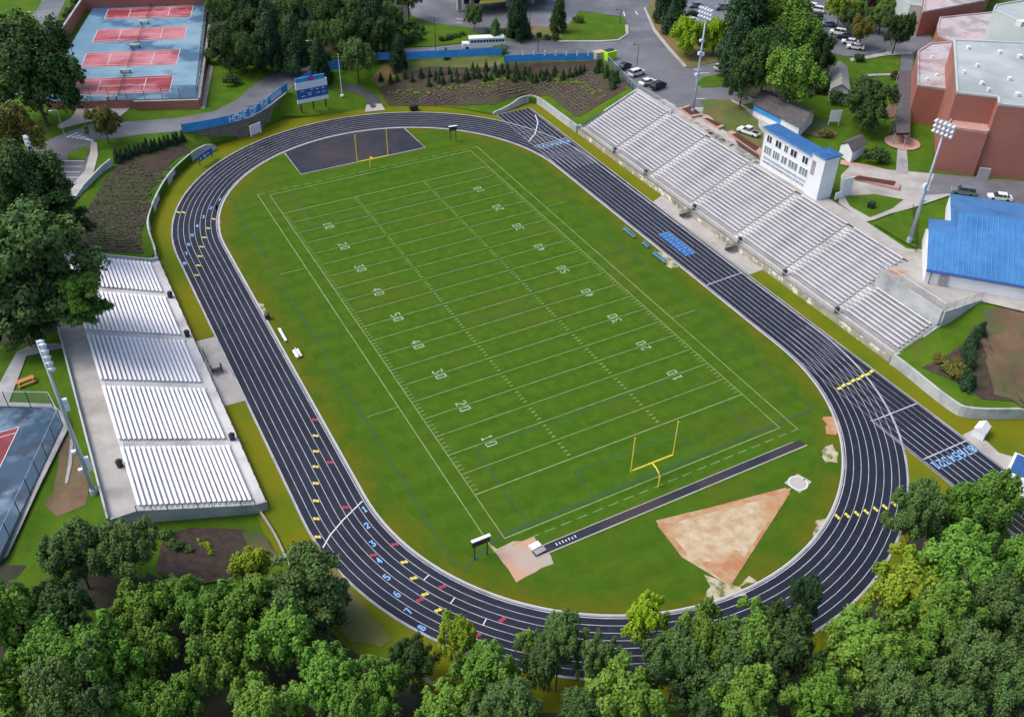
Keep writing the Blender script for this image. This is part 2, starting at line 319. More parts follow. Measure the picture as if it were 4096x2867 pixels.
def patch(name, poly, mat, layer=1, px=True, step=2., z=None, label=None, cat=None, kind='structure'):
    pts = [ground(*p) for p in poly] if px else [Vector((*p, 0)) for p in poly]
    lp = densify([(p.x, p.y) for p in pts], step)
    if mat in (G['drygrass'], G['soil'], G['floor']): rj = random.Random(len(lp)); lp = [(x+rj.uniform(-.6,.6), y+rj.uniform(-.6,.6)) for x, y in lp]
    xs = [p[0] for p in lp]; ys = [p[1] for p in lp]; g = []
    x = min(xs)+step/2
    while x < max(xs):
        y = min(ys)+step/2
        while y < max(ys):
            if inside((x, y), lp) and near((x, y), lp, [0]*len(lp))[0] > step*.3: g.append((x, y))
            y += step
        x += step
    vs, fs = cdt([lp], g, lambda c: inside(c, lp))
    o = mesh_from(name, [(v.x, v.y, (z if z is not None else h(v.x, v.y))+.05*layer) for v in vs], fs, mat)
    return tag(o, label, cat, None, kind)
def circ(cx, cy, r, a0=0, a1=360, n=48): return [(cx+r*math.cos(math.radians(a0+(a1-a0)*i/n)), cy+r*math.sin(math.radians(a0+(a1-a0)*i/n))) for i in range(n+(0 if a1-a0 == 360 else 1))]
_sk = MB()                                     # grassed edge of the bank down to the bowl
for i in range(len(fl)):
    a, b = fl[i], fl[(i+1)%len(fl)]; za, zb_ = near(a, FP, FZ)[1]-.05, near(b, FP, FZ)[1]-.05
    _sk.quad((*a, -.1), (*b, -.1), (*b, zb_), (*a, za))
tag(_sk.build('bank_edge', G['grass']), kind='structure')
# ---------------------------------------------------------------- track and field
SY = 38.5; XC = 0.
def oval(r, n=40): return circ(XC, SY, r, 0, 180, n) + circ(XC, -SY, r, 180, 360, n)
def ring(r0, r1, z, n=60):
    m = MB(); a, b = oval(r0, n), oval(r1, n); k = len(a)
    for i in range(k): m.quad((*a[i], z), (*b[i], z), (*b[(i+1)%k], z), (*a[(i+1)%k], z))
    return m
vs, fs = cdt([oval(38.2)], [], lambda c: True)
tag(mesh_from('infield', [(v.x, v.y, .0) for v in vs], fs, G['infield']), kind='structure')
vs, fs = cdt([[(-29,-57.5),(29,-57.5),(29,57.5),(-29,57.5)]], [], lambda c: True)
tag(mesh_from('playing_field', [(v.x, v.y, .012) for v in vs], fs, G['field']), kind='structure')
t = ring(38.75, 47.75, .02)
t.quad((38.6,-94,.024), (48.3,-94,.024), (48.3,0,.024), (38.6,0,.024)).quad((38.6,0,.024), (48.3,0,.024), (49.1,70.5,.024), (39.4,70.5,.024))
track = tag(t.build('running_track', G['track']), kind='structure')
for k_, (ra, rb_) in enumerate(((34.6,36.0),(36.0,37.2),(37.2,38.2))):
    e_ = ring(ra, rb_, .006); f_ = (k_+1)/3
    tag(e_.build('worn_grass', pmat('edge_grass', (.052+.04*f_,.112,.007), (.07+.04*f_,.124-.01*f_,.008), .4, c3=(.048,.11,.0065), scale3=.16, w3=(.42+.07*f_,.62), bump=.2, spec=.08)), kind='structure')
LW = 1.09; R0 = 38.95
m = MB()
for i in range(9):
    r = R0+LW*i; pts = oval(r, 60); m.ribbon(pts+[pts[0]], .13 if i in (0, 8) else .09, .05)
for i in range(9):
    x = 38.85+1.15*i; m.ribbon([(x,-94),(x,-64)], .11, .054); m.ribbon([(x,-64),(x,-36)], .055, .054); m.ribbon([(x+.05,36),(x+.65,70.3)], .11, .054)
def arc_line(x0, y0, x1, y1, wd=.22): m.ribbon([(x0, y0), (x1, y1)], wd, .058)
arc_line(38.8,-17.2,48,-16.8); arc_line(38.8,-60.4,48.1,-60.6); arc_line(39,-70.4,48.2,-70.5,.22); arc_line(39,50.3,48.5,50.6)
tag(m.build('lane_line', pmat('lane_paint', (.50,.51,.55), (.34,.35,.40), .5), track), kind='stuff')
m = ring(38.3, 38.76, .045); m.build('kerb', G['concg'], track)
m = ring(38.36, 38.48, .065); m.build('kerb_line', G['white'], track)
m = ring(47.72, 47.95, .04)
m.ribbon([(48.4,-94),(48.4,0),(49.2,70.6),(39.3,70.6)], .28, .045); m.ribbon([(38.5,-94),(38.5,-60)], .2, .046); m.build('edge_strip', G['concg'], track)
DIG = {'0': ['012345'], '1': ['67'], '2': ['0143', '3254'][:0], }
# stroke digits on a 2 x 4 grid
STR = {'0': [[(0,0),(2,0),(2,4),(0,4),(0,0)]], '1': [[(.3,3.2),(1,4),(1,0)],[(.3,0),(1.7,0)]], '2': [[(0,3.2),(.4,4),(1.6,4),(2,3.2),(2,2.6),(0,0),(2,0)]],
 '3': [[(0,4),(2,4),(1,2.3),(2,1.5),(2,.6),(1.4,0),(.4,0),(0,.6)]], '4': [[(1.5,0),(1.5,4),(0,1.3),(2,1.3)]], '5': [[(2,4),(.1,4),(0,2.3),(1.4,2.4),(2,1.7),(2,.7),(1.4,0),(0,.3)]],
 '6': [[(1.8,4),(.6,3.6),(0,2),(0,.6),(.5,0),(1.5,0),(2,.6),(2,1.7),(1.5,2.2),(0,1.8)]], '7': [[(0,4),(2,4),(.8,0)]], '8': [[(1,2.1),(.2,2.7),(.2,3.6),(1,4),(1.8,3.6),(1.8,2.7),(1,2.1),(2,1.5),(2,.5),(1,0),(0,.5),(0,1.5),(1,2.1)]]}
def glyph(m, ch, c, ang, hgt, wd, z):
    s = hgt/4; ca, sa = math.cos(ang), math.sin(ang)
    for st in STR[ch]:
        pts = [((x-1)*s*.8, (y-2)*s) for x, y in st]; pts = [(c[0]+x*ca-y*sa, c[1]+x*sa+y*ca) for x, y in pts]
        for i in range(len(pts)-1):
            a, b = Vector(pts[i]), Vector(pts[i+1]); d = (b-a).normalized()*wd*.35; m.ribbon([a-d, b+d], wd, z+.001*i)
YD = .9144; fm = MB(); hw = 24.38
for k in range(-50, 51, 5): fm.ribbon([(-hw, k*YD), (hw, k*YD)], .13 if abs(k) < 50 else .18, .03)
fm.ribbon([(-hw,-60*YD),(hw,-60*YD)], .17, .031); fm.ribbon([(-hw,60*YD),(hw,60*YD)], .17, .031)
for s in (-1, 1):
    fm.ribbon([(s*hw,-60*YD),(s*hw,60*YD)], .14, .033); fm.ribbon([(s*26.7,-56.5),(s*26.7,56.2)], .16, .033)
    for k in range(-49, 50):
        if k % 5: 
            fm.ribbon([(s*(hw-.15), k*YD), (s*(hw-.95), k*YD)], .13, .035)
            fm.ribbon([(s*8.13-.32, k*YD), (s*8.13+.32, k*YD)], .2, .035)
for y in (-56.4, 56.2):
    x = -26.7
    while x < 26.5: fm.ribbon([(x, y), (min(26.7, x+1.7), y)], .13, .033); x += 2.6
for s in (-1, 1):
    for y in (-22.9, 23.1): fm.ribbon([(s*26.8, y), (s*32, y)], .13, .034)
field_lines = tag(fm.build('field_marking', G['faint']), kind='structure')
nm = MB()
for k in range(-40, 50, 10):
    s_ = str(50-abs(k))
    for s in (-1, 1):
        for j, ch in enumerate(s_):
            off = (-.95 if j == 0 else .95)
            glyph(nm, ch, (s*17.42, k*YD+off*s*.78), -math.pi/2 if s < 0 else math.pi/2, 1.65, .19, .04)
nm.build('yard_number', G['num'], field_lines)
dk = MB()
for pts in ([(-32.5,-56.5),(-32.5,57)], [(32.3,-53.8),(32.3,56)], [(-20.2,-37.4),(20.2,-37.4)], [(-20.2,-37.4),(-20.2,-53.8)], [(20.2,-37.4),(20.2,-53.8)], [(-9.3,-48.4),(9.3,-48.4)], [(-9.3,-48.4),(-9.3,-53.8)], [(9.3,-48.4),(9.3,-53.8)], [(-32.5,.6),(-25,.6)], [(25,.6),(32.3,.6)], [(-20.2,37.6),(20.2,37.6)], [(-20.2,37.6),(-20.2,54)], [(20.2,37.6),(20.2,54)]): dk.ribbon(pts, .22, .026)
dk.ribbon([(-31.6,-57),(-25,-54.2),(25,-53.9),(32.3,-53.8)], .4, .027)
for r, y in ((9.15,.6),): c = circ(0, y, r); dk.ribbon(c+[c[0]], .16, .026)
dk.build('old_marking', G['teal'], field_lines)
# coloured track marks: (tile-derived view pixels)
def tmk(lst): return [P2(at(x*.560547, y*.560547, 0)) for x, y in lst]
bm, ym, rm = MB(), MB(), MB()
def radial(p): 
    c = Vector((XC, SY if p.y > SY else -SY if p.y < -SY else p.y)); return (p-c).normalized()
for i, p in enumerate(tmk([(1460,2036),(1468,2102),(1491,2174),(1514,2243),(1548,2308),(1588,2376),(1635,2442),(1691.6,2505)])):
    n = radial(p); c = Vector((XC,-SY)); r = R0+LW*(i+.5); p = c+n*r; glyph(bm, str(i+1), p, math.atan2(n.y, n.x)+math.pi, 1.0, .21, .06)
for i, p in enumerate(tmk([(879,799),(846,833),(811,869),(786.5,905),(769,942),(756,977.6),(747.5,1015),(743,1053)])):
    n = radial(p); c = Vector((XC, max(SY, 0) if p.y > SY else p.y)); p = c+n*(R0+LW*(i+.5)); glyph(bm, str(i+1), p, math.atan2(n.y, n.x)+math.pi, 1.0, .21, .06)
for i in range(8):
    glyph(bm, str(i+1), (39.6+1.13*i, -72.2), math.pi, 1.4, .26, .062); glyph(bm, str(i+1), (39.9+1.13*i, 49.0), math.pi, 1.3, .24, .062)
def dash(mb, p, wd=.22, ln=.8, z=.06):
    n = radial(p); c = Vector((XC, SY if p.y > SY else -SY if p.y < -SY else p.y)); r = (p-c).length; i = min(7, max(0, int((r-R0)/LW))); q = c+n*(R0+LW*(i+.5)); mb.ribbon([q-n*ln/2, q+n*ln/2], wd, z)
    t_ = Vector((-n.y, n.x)); mb.ribbon([q-n*.35+t_*.35, q+n*.1], .28, z+.002); mb.ribbon([q+n*.35-t_*.35, q-n*.1], .28, z+.002)
for p in tmk([(1265,1742),(1267,1804),(1267,1865),(1269,1931),(1270,2001),(1272,2072),(1274,2146),(1617,2248),(1656,2311),(1701,2376),(1753,2440),(3355,2069),(3393,2063),(3433,2056),(3471,2049),(3507,2038),(3545,2029),(3583,2018)]): dash(ym, p)
for p in tmk([(854,877),(831,914),(821,950),(811,987),(803,1025),(795,1062),(793,1100),(744,850),(712,850)]): dash(ym, p, .16)
for i in range(8): ym.ribbon([(39.2+1.15*i,-51.9+.1*i),(40.1+1.15*i,-51.9+.1*i+(.25 if i%2 else -.1))], .5, .062)
for p in tmk([(1583,2175),(1769,2347),(1679,2400),(1494,2220),(1389,2026),(1321,1849),(1267,1677),(2008,2480),(1912,2538)]): dash(rm, p, .3)
bm.build('lane_number', G['blue'], track); ym.build('relay_mark', G['yellow'], track); rm.build('red_mark', G['red'], track)
m = MB()
for i, p in enumerate([(1460,2022),(1490,2090),(1500,2150)][:0]): pass
for ang, i in ((205,1),(212,2),(219,3),(226,4),(232.5,5),(238.5,6),(244,7)):
    n = Vector((math.cos(math.radians(ang+.6)), math.sin(math.radians(ang+.6)))); c = Vector((XC,-SY)); m.ribbon([c+n*(R0+LW*i), c+n*(R0+LW*(i+1))], .16, .056)
c0 = [P2(at(813,1123)), P2(at(770,1165)), P2(at(740,1200)), P2(at(724,1228))]; m.ribbon(c0, .2, .057)
m.ribbon([P2(at(1200,258)), P2(at(1206,275)), P2(at(1200,300)), P2(at(1185,318))], .25, .058)
m.build('start_line', G['white'], track)
lg = MB(); q = [P2(at(1480,523)), P2(at(1500,520)), P2(at(1562,565)), P2(at(1540,570))]
xm = 43.4; ya, yb = at(1483,523).y, at(1548,572).y
for row in range(2):
    n = 9; x0 = 42.3+row*1.3
    for k in range(n):
        yy = ya+(yb-ya)*(k+.5)/n; lg.ribbon([(x0-.45, yy), (x0+.45, yy)], .42, .062)
        if k % 2: lg.ribbon([(x0+.3, yy-.4), (x0+.3, yy+.5)], .25, .063)
        else: lg.ribbon([(x0-.35, yy-.5), (x0-.35, yy+.4)], .25, .063)
lg.build('lettering', pmat('mid_blue_paint', (.05,.19,.46), (.10,.28,.6), 2.), track)
lb = MB(); lb.ribbon([(42.95, ya), (42.95, yb)], 2.6, .06); lb.build('lettering_ground', G['deepblue'], track)
rd = random.Random(12); sc_ = MB()
for k in range(70):
    a = rd.uniform(0, 6.28); r = R0+rd.uniform(.2, 8.2); s = 1 if math.sin(a) > 0 else -1; c_ = Vector((XC, s*SY)); n_ = Vector((math.cos(a), math.sin(a))); q = c_+n_*r; t_ = Vector((-n_.y, n_.x)); l = rd.uniform(.8, 3.5); sc_.ribbon([q-t_*l/2, q+t_*l/2], rd.uniform(.25, .9), .042+k*.00002)
for k in range(60):
    x = rd.choice((-1, 1))*(R0+rd.uniform(.2, 8.2)); y = rd.uniform(-38, 38); l = rd.uniform(1, 5); sc_.ribbon([(x, y-l/2), (x+rd.uniform(-.2,.2), y+l/2)], rd.uniform(.25, .9), .043+k*.00002)
sc_.build('scuff', pmat('scuffed_track', (.016,.020,.034), (.024,.027,.042), .8, rough=.7, spec=.3), track)
# pits, pads, sectors on the infield
def flat(name, poly, mat, z, px=True, kind='structure'):
    pts = [at(*p) for p in poly] if px else [Vector((*p, 0)) for p in poly]
    vs, fs = cdt([[(p.x, p.y) for p in pts]], [], lambda c: inside(c, [(p.x, p.y) for p in pts]))
    return tag(mesh_from(name, [(v.x, v.y, z) for v in vs], fs, mat), kind=kind)
def ragged(pts, amp, step=1.2, seed=1):
    rd = random.Random(seed); w_ = [at(*p) for p in pts]; d = densify([(p.x, p.y) for p in w_], step); return [(x+rd.uniform(-amp, amp), y+rd.uniform(-amp, amp)) for x, y in d]
pd = flat('high_jump_pad', [(15.4,61.2),(-15.3,61.2),(-15.3,73.3)]+circ(XC,SY,38.1,113.5,66.5,14)+[(15.1,73.4)], G['pad'], .03, px=False)
m = MB(); m.ribbon([(-15.3,73.3),(-15.3,61.2),(15.4,61.2),(15.2,73.4)], .3, .05); m.build('pad_border', G['concg'], pd)
rw = flat('jump_runway', [(-22.2,-59.75),(25.3,-59.75),(25.3,-58.45),(-22.2,-58.45)], G['pad'], .03, px=False)
m = MB(); m.ribbon([(-22.2,-59.85),(25.5,-59.85)], .2, .05); m.ribbon([(-22.2,-58.35),(24,-58.35)], .13, .05); m.build('runway_edge', G['conc'], rw)
m = MB(); [m.ribbon([(-18.6+.5*k,-59.3),(-18.6+.5*k,-58.8-.1*(k%2))], .16, .05) for k in range(7)]; m.build('runway_number', G['white'], rw)
flat('long_jump_pit', ragged([(1098,1218),(1112,1230),(1150,1215),(1195,1203),(1206,1225),(1238,1245),(1236,1262),(1160,1302),(1140,1275),(1115,1240)], .25, 1.2), G['sandpit'], .025, px=False)
sec = flat('throwing_sector', [(1775,1093),(1470,1167),(1528,1248),(1637,1314)], G['sand'], .03)
m = MB(); [m.ribbon([P2(at(*a)), P2(at(*b))], .9, .045) for a, b in (((1765,1098),(1484,1172)), ((1480,1176),(1535,1245)))]
m.add([at(1560,1256,.05), at(1637,1312,.05), at(1672,1252,.05), at(1650,1232,.05), at(1618,1262,.05)], [(0,1,2,3,4)]); m.ribbon([P2(at(1636,1308)), P2(at(1768,1103))], .5, .046)
m.build('clay_edge', G['clay'], sec)
flat('worn_ground', ragged([(1590,1290),(1640,1316),(1672,1292),(1690,1300),(1660,1330),(1610,1345),(1575,1345),(1590,1320)], .7, 1.), G['sandw'], .022, px=False)
flat('sand_patch', ragged([(1846,1010),(1862,992),(1876,1000),(1872,1035),(1850,1042),(1840,1025)], .5, .8, 3), G['sandw'], .02, px=False)
flat('clay_patch', ragged([(1845,930),(1870,930),(1884,965),(1860,975),(1850,960)], .5, .9, 4), G['clay'], .021, px=False)
flat('sand_patch', ragged([(1475,565),(1490,572),(1520,598),(1505,602),(1480,580)], .3, .9, 5), G['sandw'], .02, px=False)
flat('sand_patch', ragged([(578,680),(592,682),(602,712),(592,712)], .2, .8, 6), G['sandw'], .02, px=False)
flat('sand_patch', ragged([(1825,1165),(1860,1155),(1850,1180),(1825,1210)], .3, .9, 7), G['sandw'], .02, px=False)
flat('sand_patch', ragged([(483,455),(492,465),(496,520),(489,515)], .2, .8, 8), G['sandw'], .02, px=False)
cp = flat('throwing_circle', [(1788,1062),(1820,1080),(1793,1105),(1758,1082)], G['conc'], .034)
q = at(1789,1083); c = circ(q.x, q.y, 1.35, n=32); m = MB(); m.ribbon(c+[c[0], c[1]], .25, .055); m.build('circle_line', G['white'], cp)
# ---------------------------------------------------------------- ground patches: roads, paths, beds
patch('mulch_bed', [(262,372),(300,352),(415,322),(428,345),(378,410),(336,470),(315,520),(322,568),(190,558),(172,545),(190,480),(235,400)], G['bed'], 2)
patch('mulch_bed', [(850,200),(905,168),(960,150),(1110,150),(1150,142),(1330,137),(1352,140),(1418,195),(1300,262),(1290,262),(1232,215),(1180,212),(1110,236),(1000,236),(870,236)], G['bed'], 2)
patch('mulch_bed', [(2120,800),(2160,770),(2185,730),(2210,735),(2230,800),(2296,905),(2200,895),(2150,860),(2065,825)], G['bed'], 2)
patch('bare_soil', [(2205,700),(2296,690),(2330,700),(2330,925),(2296,915),(2235,890),(2205,800)], G['soil'], 3)
patch('mulch_bed', [(370,1200),(430,1185),(545,1188),(595,1240),(560,1260),(520,1300),(400,1320),(350,1280)], G['bed'], 5)
patch('bare_soil', [(545,1190),(580,1190),(640,1250),(600,1262),(560,1235)], G['soil'], 6)
patch('bare_soil', [(140,960),(160,940),(175,1010),(205,1070),(200,1130),(160,1150),(120,1160),(110,1130)], G['soil'], 1)
patch('dry_bank', [(860,140),(1125,125),(1135,150),(960,150),(900,168),(850,195),(830,180)], G['drygrass'], 1)
patch('dry_bank', [(700,1215),(740,1250),(800,1330),(880,1425),(860,1450),(780,1440),(740,1330)], G['drygrass'], 1, z=0.)
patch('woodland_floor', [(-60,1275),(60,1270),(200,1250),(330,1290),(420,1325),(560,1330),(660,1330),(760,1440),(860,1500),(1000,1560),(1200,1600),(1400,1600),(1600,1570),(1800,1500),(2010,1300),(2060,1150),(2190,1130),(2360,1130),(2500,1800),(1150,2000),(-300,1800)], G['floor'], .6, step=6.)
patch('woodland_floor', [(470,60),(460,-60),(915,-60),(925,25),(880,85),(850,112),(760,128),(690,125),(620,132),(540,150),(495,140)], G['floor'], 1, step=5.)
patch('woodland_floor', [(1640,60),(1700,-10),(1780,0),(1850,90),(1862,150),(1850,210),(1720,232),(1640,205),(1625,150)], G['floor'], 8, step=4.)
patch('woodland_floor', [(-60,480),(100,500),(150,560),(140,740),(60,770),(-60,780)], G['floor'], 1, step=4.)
# asphalt
patch('road', [(60,345),(75,330),(130,305),(165,292),(205,280),(250,276),(320,271),(400,265),(480,250),(530,225),(575,185),(630,160),(690,145),(745,130),(800,118),(850,112),(900,110),(975,106),(1035,99),(1150,93),(1150,120),(1125,117),(1000,123),(850,130),(760,150),(700,172),(650,200),(600,235),(560,258),(480,280),(410,294),(320,302),(262,310),(232,312),(212,312),(217,330),(210,390),(180,430),(120,475),(60,500),(30,430)], G['asphalt'], 1)
patch('car_park', [(1035,98),(1150,92),(1388,90),(1412,70),(1400,40),(1300,25),(1270,62),(1150,80),(1075,75),(1040,62),(975,55),(925,38),(910,0),(900,-30),(1450,-30),(2010,-30),(2040,95),(1960,122),(1900,128),(1860,120),(1700,180),(1700,230),(1640,240),(1600,240),(1520,240),(1428,206),(1362,141),(1335,132),(1137,131),(1126,117)], G['asphalt'], 2)
patch('road', [(-30,100),(40,70),(85,20),(105,-20),(140,-20),(148,0),(120,60),(80,130),(60,200),(-30,260)], G['asphalt'], 1)
patch('path', [(765,190),(800,190),(830,205),(850,222),(858,240),(835,245),(820,225),(800,210),(770,205)], G['newasph'], 2)
patch('path', [(822,236),(855,234),(864,248),(818,253)], G['conc'], 3)
# islands
patch('lawn', [(924,37),(974,54),(1049,62),(1074,75),(1042,97),(974,105),(897,107),(860,98),(870,60)], G['grass'], 3)
patch('lawn', [(1272,60),(1298,30),(1348,31),(1388,45),(1404,62),(1402,78),(1384,89),(1348,92),(1250,92),(1262,80)], G['grass'], 4)
patch('mulch', [(1100,70),(1150,60),(1270,62),(1262,82),(1250,92),(1148,92),(1100,90)], G['drygrass'], 3)
patch('kerb', [(1401,58),(1408,58),(1410,78),(1388,93),(1345,96),(1250,96),(1250,93),(1348,93),(1385,90),(1403,78)], G['conc'], 5)
patch('dry_island', [(1446,18),(1460,3),(1500,0),(1525,18),(1530,70),(1620,90),(1618,140),(1562,152),(1540,152),(1500,108),(1468,68)], G['drygrass'], 4)
patch('kerb', [(1443,20),(1447,19),(1470,68),(1502,108),(1540,150),(1534,154),(1496,112),(1464,72)], G['conc'], 5)
patch('lawn', [(1562,190),(1575,175),(1615,168),(1640,180),(1640,195),(1575,198)], G['grass'], 4)
# parking left
patch('sidewalk', [(205,318),(218,322),(220,350),(208,395),(180,440),(128,472),(118,470),(122,440),(160,420),(190,385),(202,345)], G['conc'], 3)
patch('lawn', [(155,345),(190,330),(202,338),(190,360),(150,358)], G['grass'], 3)
sp = MB()
for k in range(9):
    a = ground(188-k*3.8, 362+k*12.2); b = ground(138-k*3, 362+k*12.2); d = (b-a).normalized(); n = Vector((-d.y, d.x, 0))*.12
    u = Vector((0, 0, .09)); sp.quad(a+n+u, a-n+u, b-n+u, b+n+u)
for k in range(5):
    a = ground(150+k*10.5, 309-k*1.5+k*2.6); b = ground(176+k*8, 298+k*4.5); d = (b-a).normalized(); n = Vector((-d.y, d.x, 0))*.3; u = Vector((0, 0, .1)); sp.quad(a+n+u, a-n+u, b-n+u, b+n+u)
for a, b in (((1398,28),(1401,38)),((1425,27),(1430,35)),((1605,147),(1625,148)),((1605,166),(1630,164)),((1023,43),(1036,45)),((1023,52),(1038,54)),((1556,158),(1572,157)),((1556,166),(1590,165)),((1556,222),(1580,223))):
    a, b = ground(*a), ground(*b); d = (b-a).normalized(); n = Vector((-d.y, d.x, 0))*.16; u = Vector((0, 0, .13)); sp.quad(a+n+u, a-n+u, b-n+u, b+n+u)
tag(sp.build('road_marking', G['white']), kind='structure')
# tennis side paths
patch('sidewalk', [(165,232),(290,228),(300,236),(270,262),(195,275),(135,290),(128,283),(160,265),(170,250)], G['conc'], 2)
patch('sidewalk', [(468,145),(478,148),(460,245),(448,245)], G['conc'], 2)
# campus ground east
patch('plaza', [(1428,208),(1520,242),(1600,242),(1640,225),(1690,250),(1760,300),(1712,330),(1700,383),(1650,350),(1560,280),(1500,245)], G['conc'], 4)
patch('dirt_yard', [(1575,225),(1640,225),(1690,262),(1712,300),(1705,340),(1660,318),(1615,285),(1575,255)], G['drygrass'], 5)
patch('stand_walk', [(69.0,45),(72.5,45),(72.8,5),(72.8,-20),(72.0,-36.4),(69.0,-36.4)], G['conc'], 4, px=False)
patch('plaza', [(1885,395),(1905,375),(2095,392),(2130,400),(2130,440),(2040,470),(2000,480),(1960,495),(1940,500),(1880,458)], G['conc'], 5)
_e = at(2196,676,7.5); _f = at(2350,712,7.5); _g = at(2350,690,7.5); _k = at(2085,560,7.5); _l = at(2048,560,7.5)
patch('concourse', [(61.9,-36.5),(61.9,-51.0),(70.6,-51.3),(_e.x,_e.y),(_f.x,_f.y),(_g.x+4,_g.y+4),(_k.x,_k.y),(_l.x,_l.y),(69,-30),(69,-36.5)], G['conc'], 1, px=False, z=7.56)
patch('service_yard', [(2095,392),(2350,415),(2350,470),(2130,436),(2075,440)], G['asphalt'], 6)
patch('lawn', [(1893,443),(1960,438),(2025,450),(2000,470),(1950,490),(1905,465)], G['grass'], 6)
patch('lawn', [(1960,505),(2010,478),(2055,470),(2055,560),(2030,548)], G['grass'], 6)
patch('rust_stain', [(1985,608),(2000,605),(2075,622),(2070,628),(2010,620)], G['clay'], 6)
patch('lawn', [(1900,330),(2010,300),(2030,305),(2020,395),(1950,385),(1880,370)], G['grass'], 2)
patch('lawn', [(2035,290),(2096,292),(2090,392),(2032,388)], G['grass'], 3)
patch('walkway', [(2012,325),(2032,325),(2036,392),(2008,392)], G['concg'], 6)
patch('service_road', [(1985,110),(2030,60),(2070,58),(2095,95),(2050,118),(2045,160),(2018,160),(2020,125),(1990,125)], G['asphalt'], 3)
patch('sidewalk', [(1905,133),(1990,118),(2045,118),(2045,124),(1990,126),(1908,140)], G['concg'], 4)
patch('sidewalk', [(1940,168),(2015,166),(2015,170),(1942,173)], G['concg'], 4)
patch('bare_soil', [(1985,240),(2010,235),(2010,262),(1990,268)], G['soil'], 4)
patch('brick_path', [(1885,360),(1960,375),(2010,388),(2010,395),(1955,384),(1883,370)], G['brickp'], 4)
patch('bare_soil', [(1780,262),(1850,275),(1880,300),(1850,312),(1800,300)], G['soil'], 3)
q = ground(2022, 323); patch('brick_circle', circ(q.x, q.y, 3.9, n=24), G['brickp'], 8, px=False, step=1.5)
patch('mulch_strip', [(1655,330),(1640,300),(1700,350),(1704,362)], G['bed'], 7)
# ---------------------------------------------------------------- walls and fences
def fence(path, hgt, name, label, cat='fence', step=3., mat='fence', pr=.04, group=None, base=None, rail='steel', panel=True, post='steel'):
    pts = [Vector(p) for p in path]; root = empty(name, pts[0], 0, label, cat, group); o0 = pts[0]
    m = MB(); r = MB(); posts = []
    for a, b in zip(pts, pts[1:]):
        n = max(1, round((b-a).length/step))
        for k in range(n): posts.append(a+(b-a)*k/n)
        if panel: m.quad(a-o0, b-o0, b-o0+Vector((0,0,hgt)), a-o0+Vector((0,0,hgt)))
        r.tube([a-o0+Vector((0,0,hgt)), b-o0+Vector((0,0,hgt))], pr, 4)
        if not panel: r.tube([a-o0+Vector((0,0,hgt*.5)), b-o0+Vector((0,0,hgt*.5))], pr*.8, 4)
    posts.append(pts[-1])
    if panel: m.build('mesh_panel', G[mat], root)
    r.build('rail', G[rail], root)
    pm = MB().tube([(0,0,0),(0,0,hgt+.05)], pr*1.3, 5).build('post', G[post], root); pm.location = posts[0]-o0
    if len(posts) > 99: posts = posts[:99]
    for p in posts[1:]: c = pm.copy(); COL.objects.link(c); c.parent = root; c.location = p-o0
    return root
def wall(path, hgt, th, name, label, cat, mat='wall', z=None, zs=None, cap=None):
    pts = [Vector((p[0], p[1])) for p in path]; root = empty(name, (pts[0].x, pts[0].y, 0), 0, label, cat); m = MB(); o = pts[0]; cp_ = MB()
    hs = hgt if hasattr(hgt, '__len__') else [hgt]*len(pts); bs = zs if zs else [(z or 0)]*len(pts)
    ns = []
    for i in range(len(pts)):
        t_ = (pts[min(i+1, len(pts)-1)]-pts[max(i-1, 0)]).normalized(); ns.append(Vector((-t_.y, t_.x))*th/2)
    for i in range(len(pts)-1):
        a, b = pts[i]-o, pts[i+1]-o; A = [a+ns[i], a-ns[i], b-ns[i+1], b+ns[i+1]]; zl = [bs[i], bs[i], bs[i+1], bs[i+1]]; zh = [bs[i]+hs[i]]*2+[bs[i+1]+hs[i+1]]*2
        m.prism([(p.x, p.y) for p in A], zl, zh)
        if cap:
            A = [a+ns[i]*1.25, a-ns[i]*1.25, b-ns[i+1]*1.25, b+ns[i+1]*1.25]; cp_.prism([(p.x, p.y) for p in A], [q+.001 for q in zh], [q+.1 for q in zh])
    m.build('wall_face', G[mat], root)
    if cap: cp_.build('coping', G[cap], root)
    return root
def smooth(pts, n=4):
    out = []
    for i in range(len(pts)-1):
        p0, p1, p2, p3 = [Vector(pts[max(0, min(len(pts)-1, k))]) for k in (i-1, i, i+1, i+2)]
        for k in range(n): t = k/n; out.append(.5*((2*p1)+(p2-p0)*t+(2*p0-5*p1+4*p2-p3)*t*t+(3*p1-p0-3*p2+p3)*t**3))
    return out+[Vector(pts[-1])]
w1 = smooth([(-53.1,37.5),(-51.5,39.5),(-50.7,50.6),(-47.4,60.4),(-41.8,71.2),(-34.4,79.9),(-29,82.5)])
wall(w1, [.8]*4+[2.0]*(len(w1)-6)+[1.6,.9], .35, 'retaining_wall', 'long curved pale concrete retaining wall below the planting bed on the left of the track', 'wall')
w2 = smooth([(38.6,70.9),(44,72.0),(50.0,73.8),(52.2,71.3),(52.3,61),(52.25,52.2)])
wall(w2, [.6,.8,.9,1.1,1.3,1.6]+[2.0]*(len(w2)-6), .35, 'retaining_wall', 'curved pale concrete retaining wall round the far corner of the track beside the big stand', 'wall')
w3 = smooth([(52.2,-50.9),(52.2,-54.3),(51.7,-63.6),(53.1,-67.0),(61,-71.2)])
wall(w3, [1.5]+[2.1]*(len(w3)-2)+[1.6], .4, 'retaining_wall', 'grey stained concrete retaining wall curving away below the near end of the big stand', 'wall')
stw = [(at(405,303,3.0)), at(480,297,3.), at(560,275,3.), at(612,246,3.2), at(640,222,3.6)]
stw = [(-37.2,79.6),(-29,85.6),(-20.0,87.6),(-12.4,92.2),(-7.4,97.6)]
bp = [at(408,296,4.3), at(480,283,4.3), at(530,271,4.3), at(560,262,4.3), at(600,240,4.3), at(638,208,4.4)]
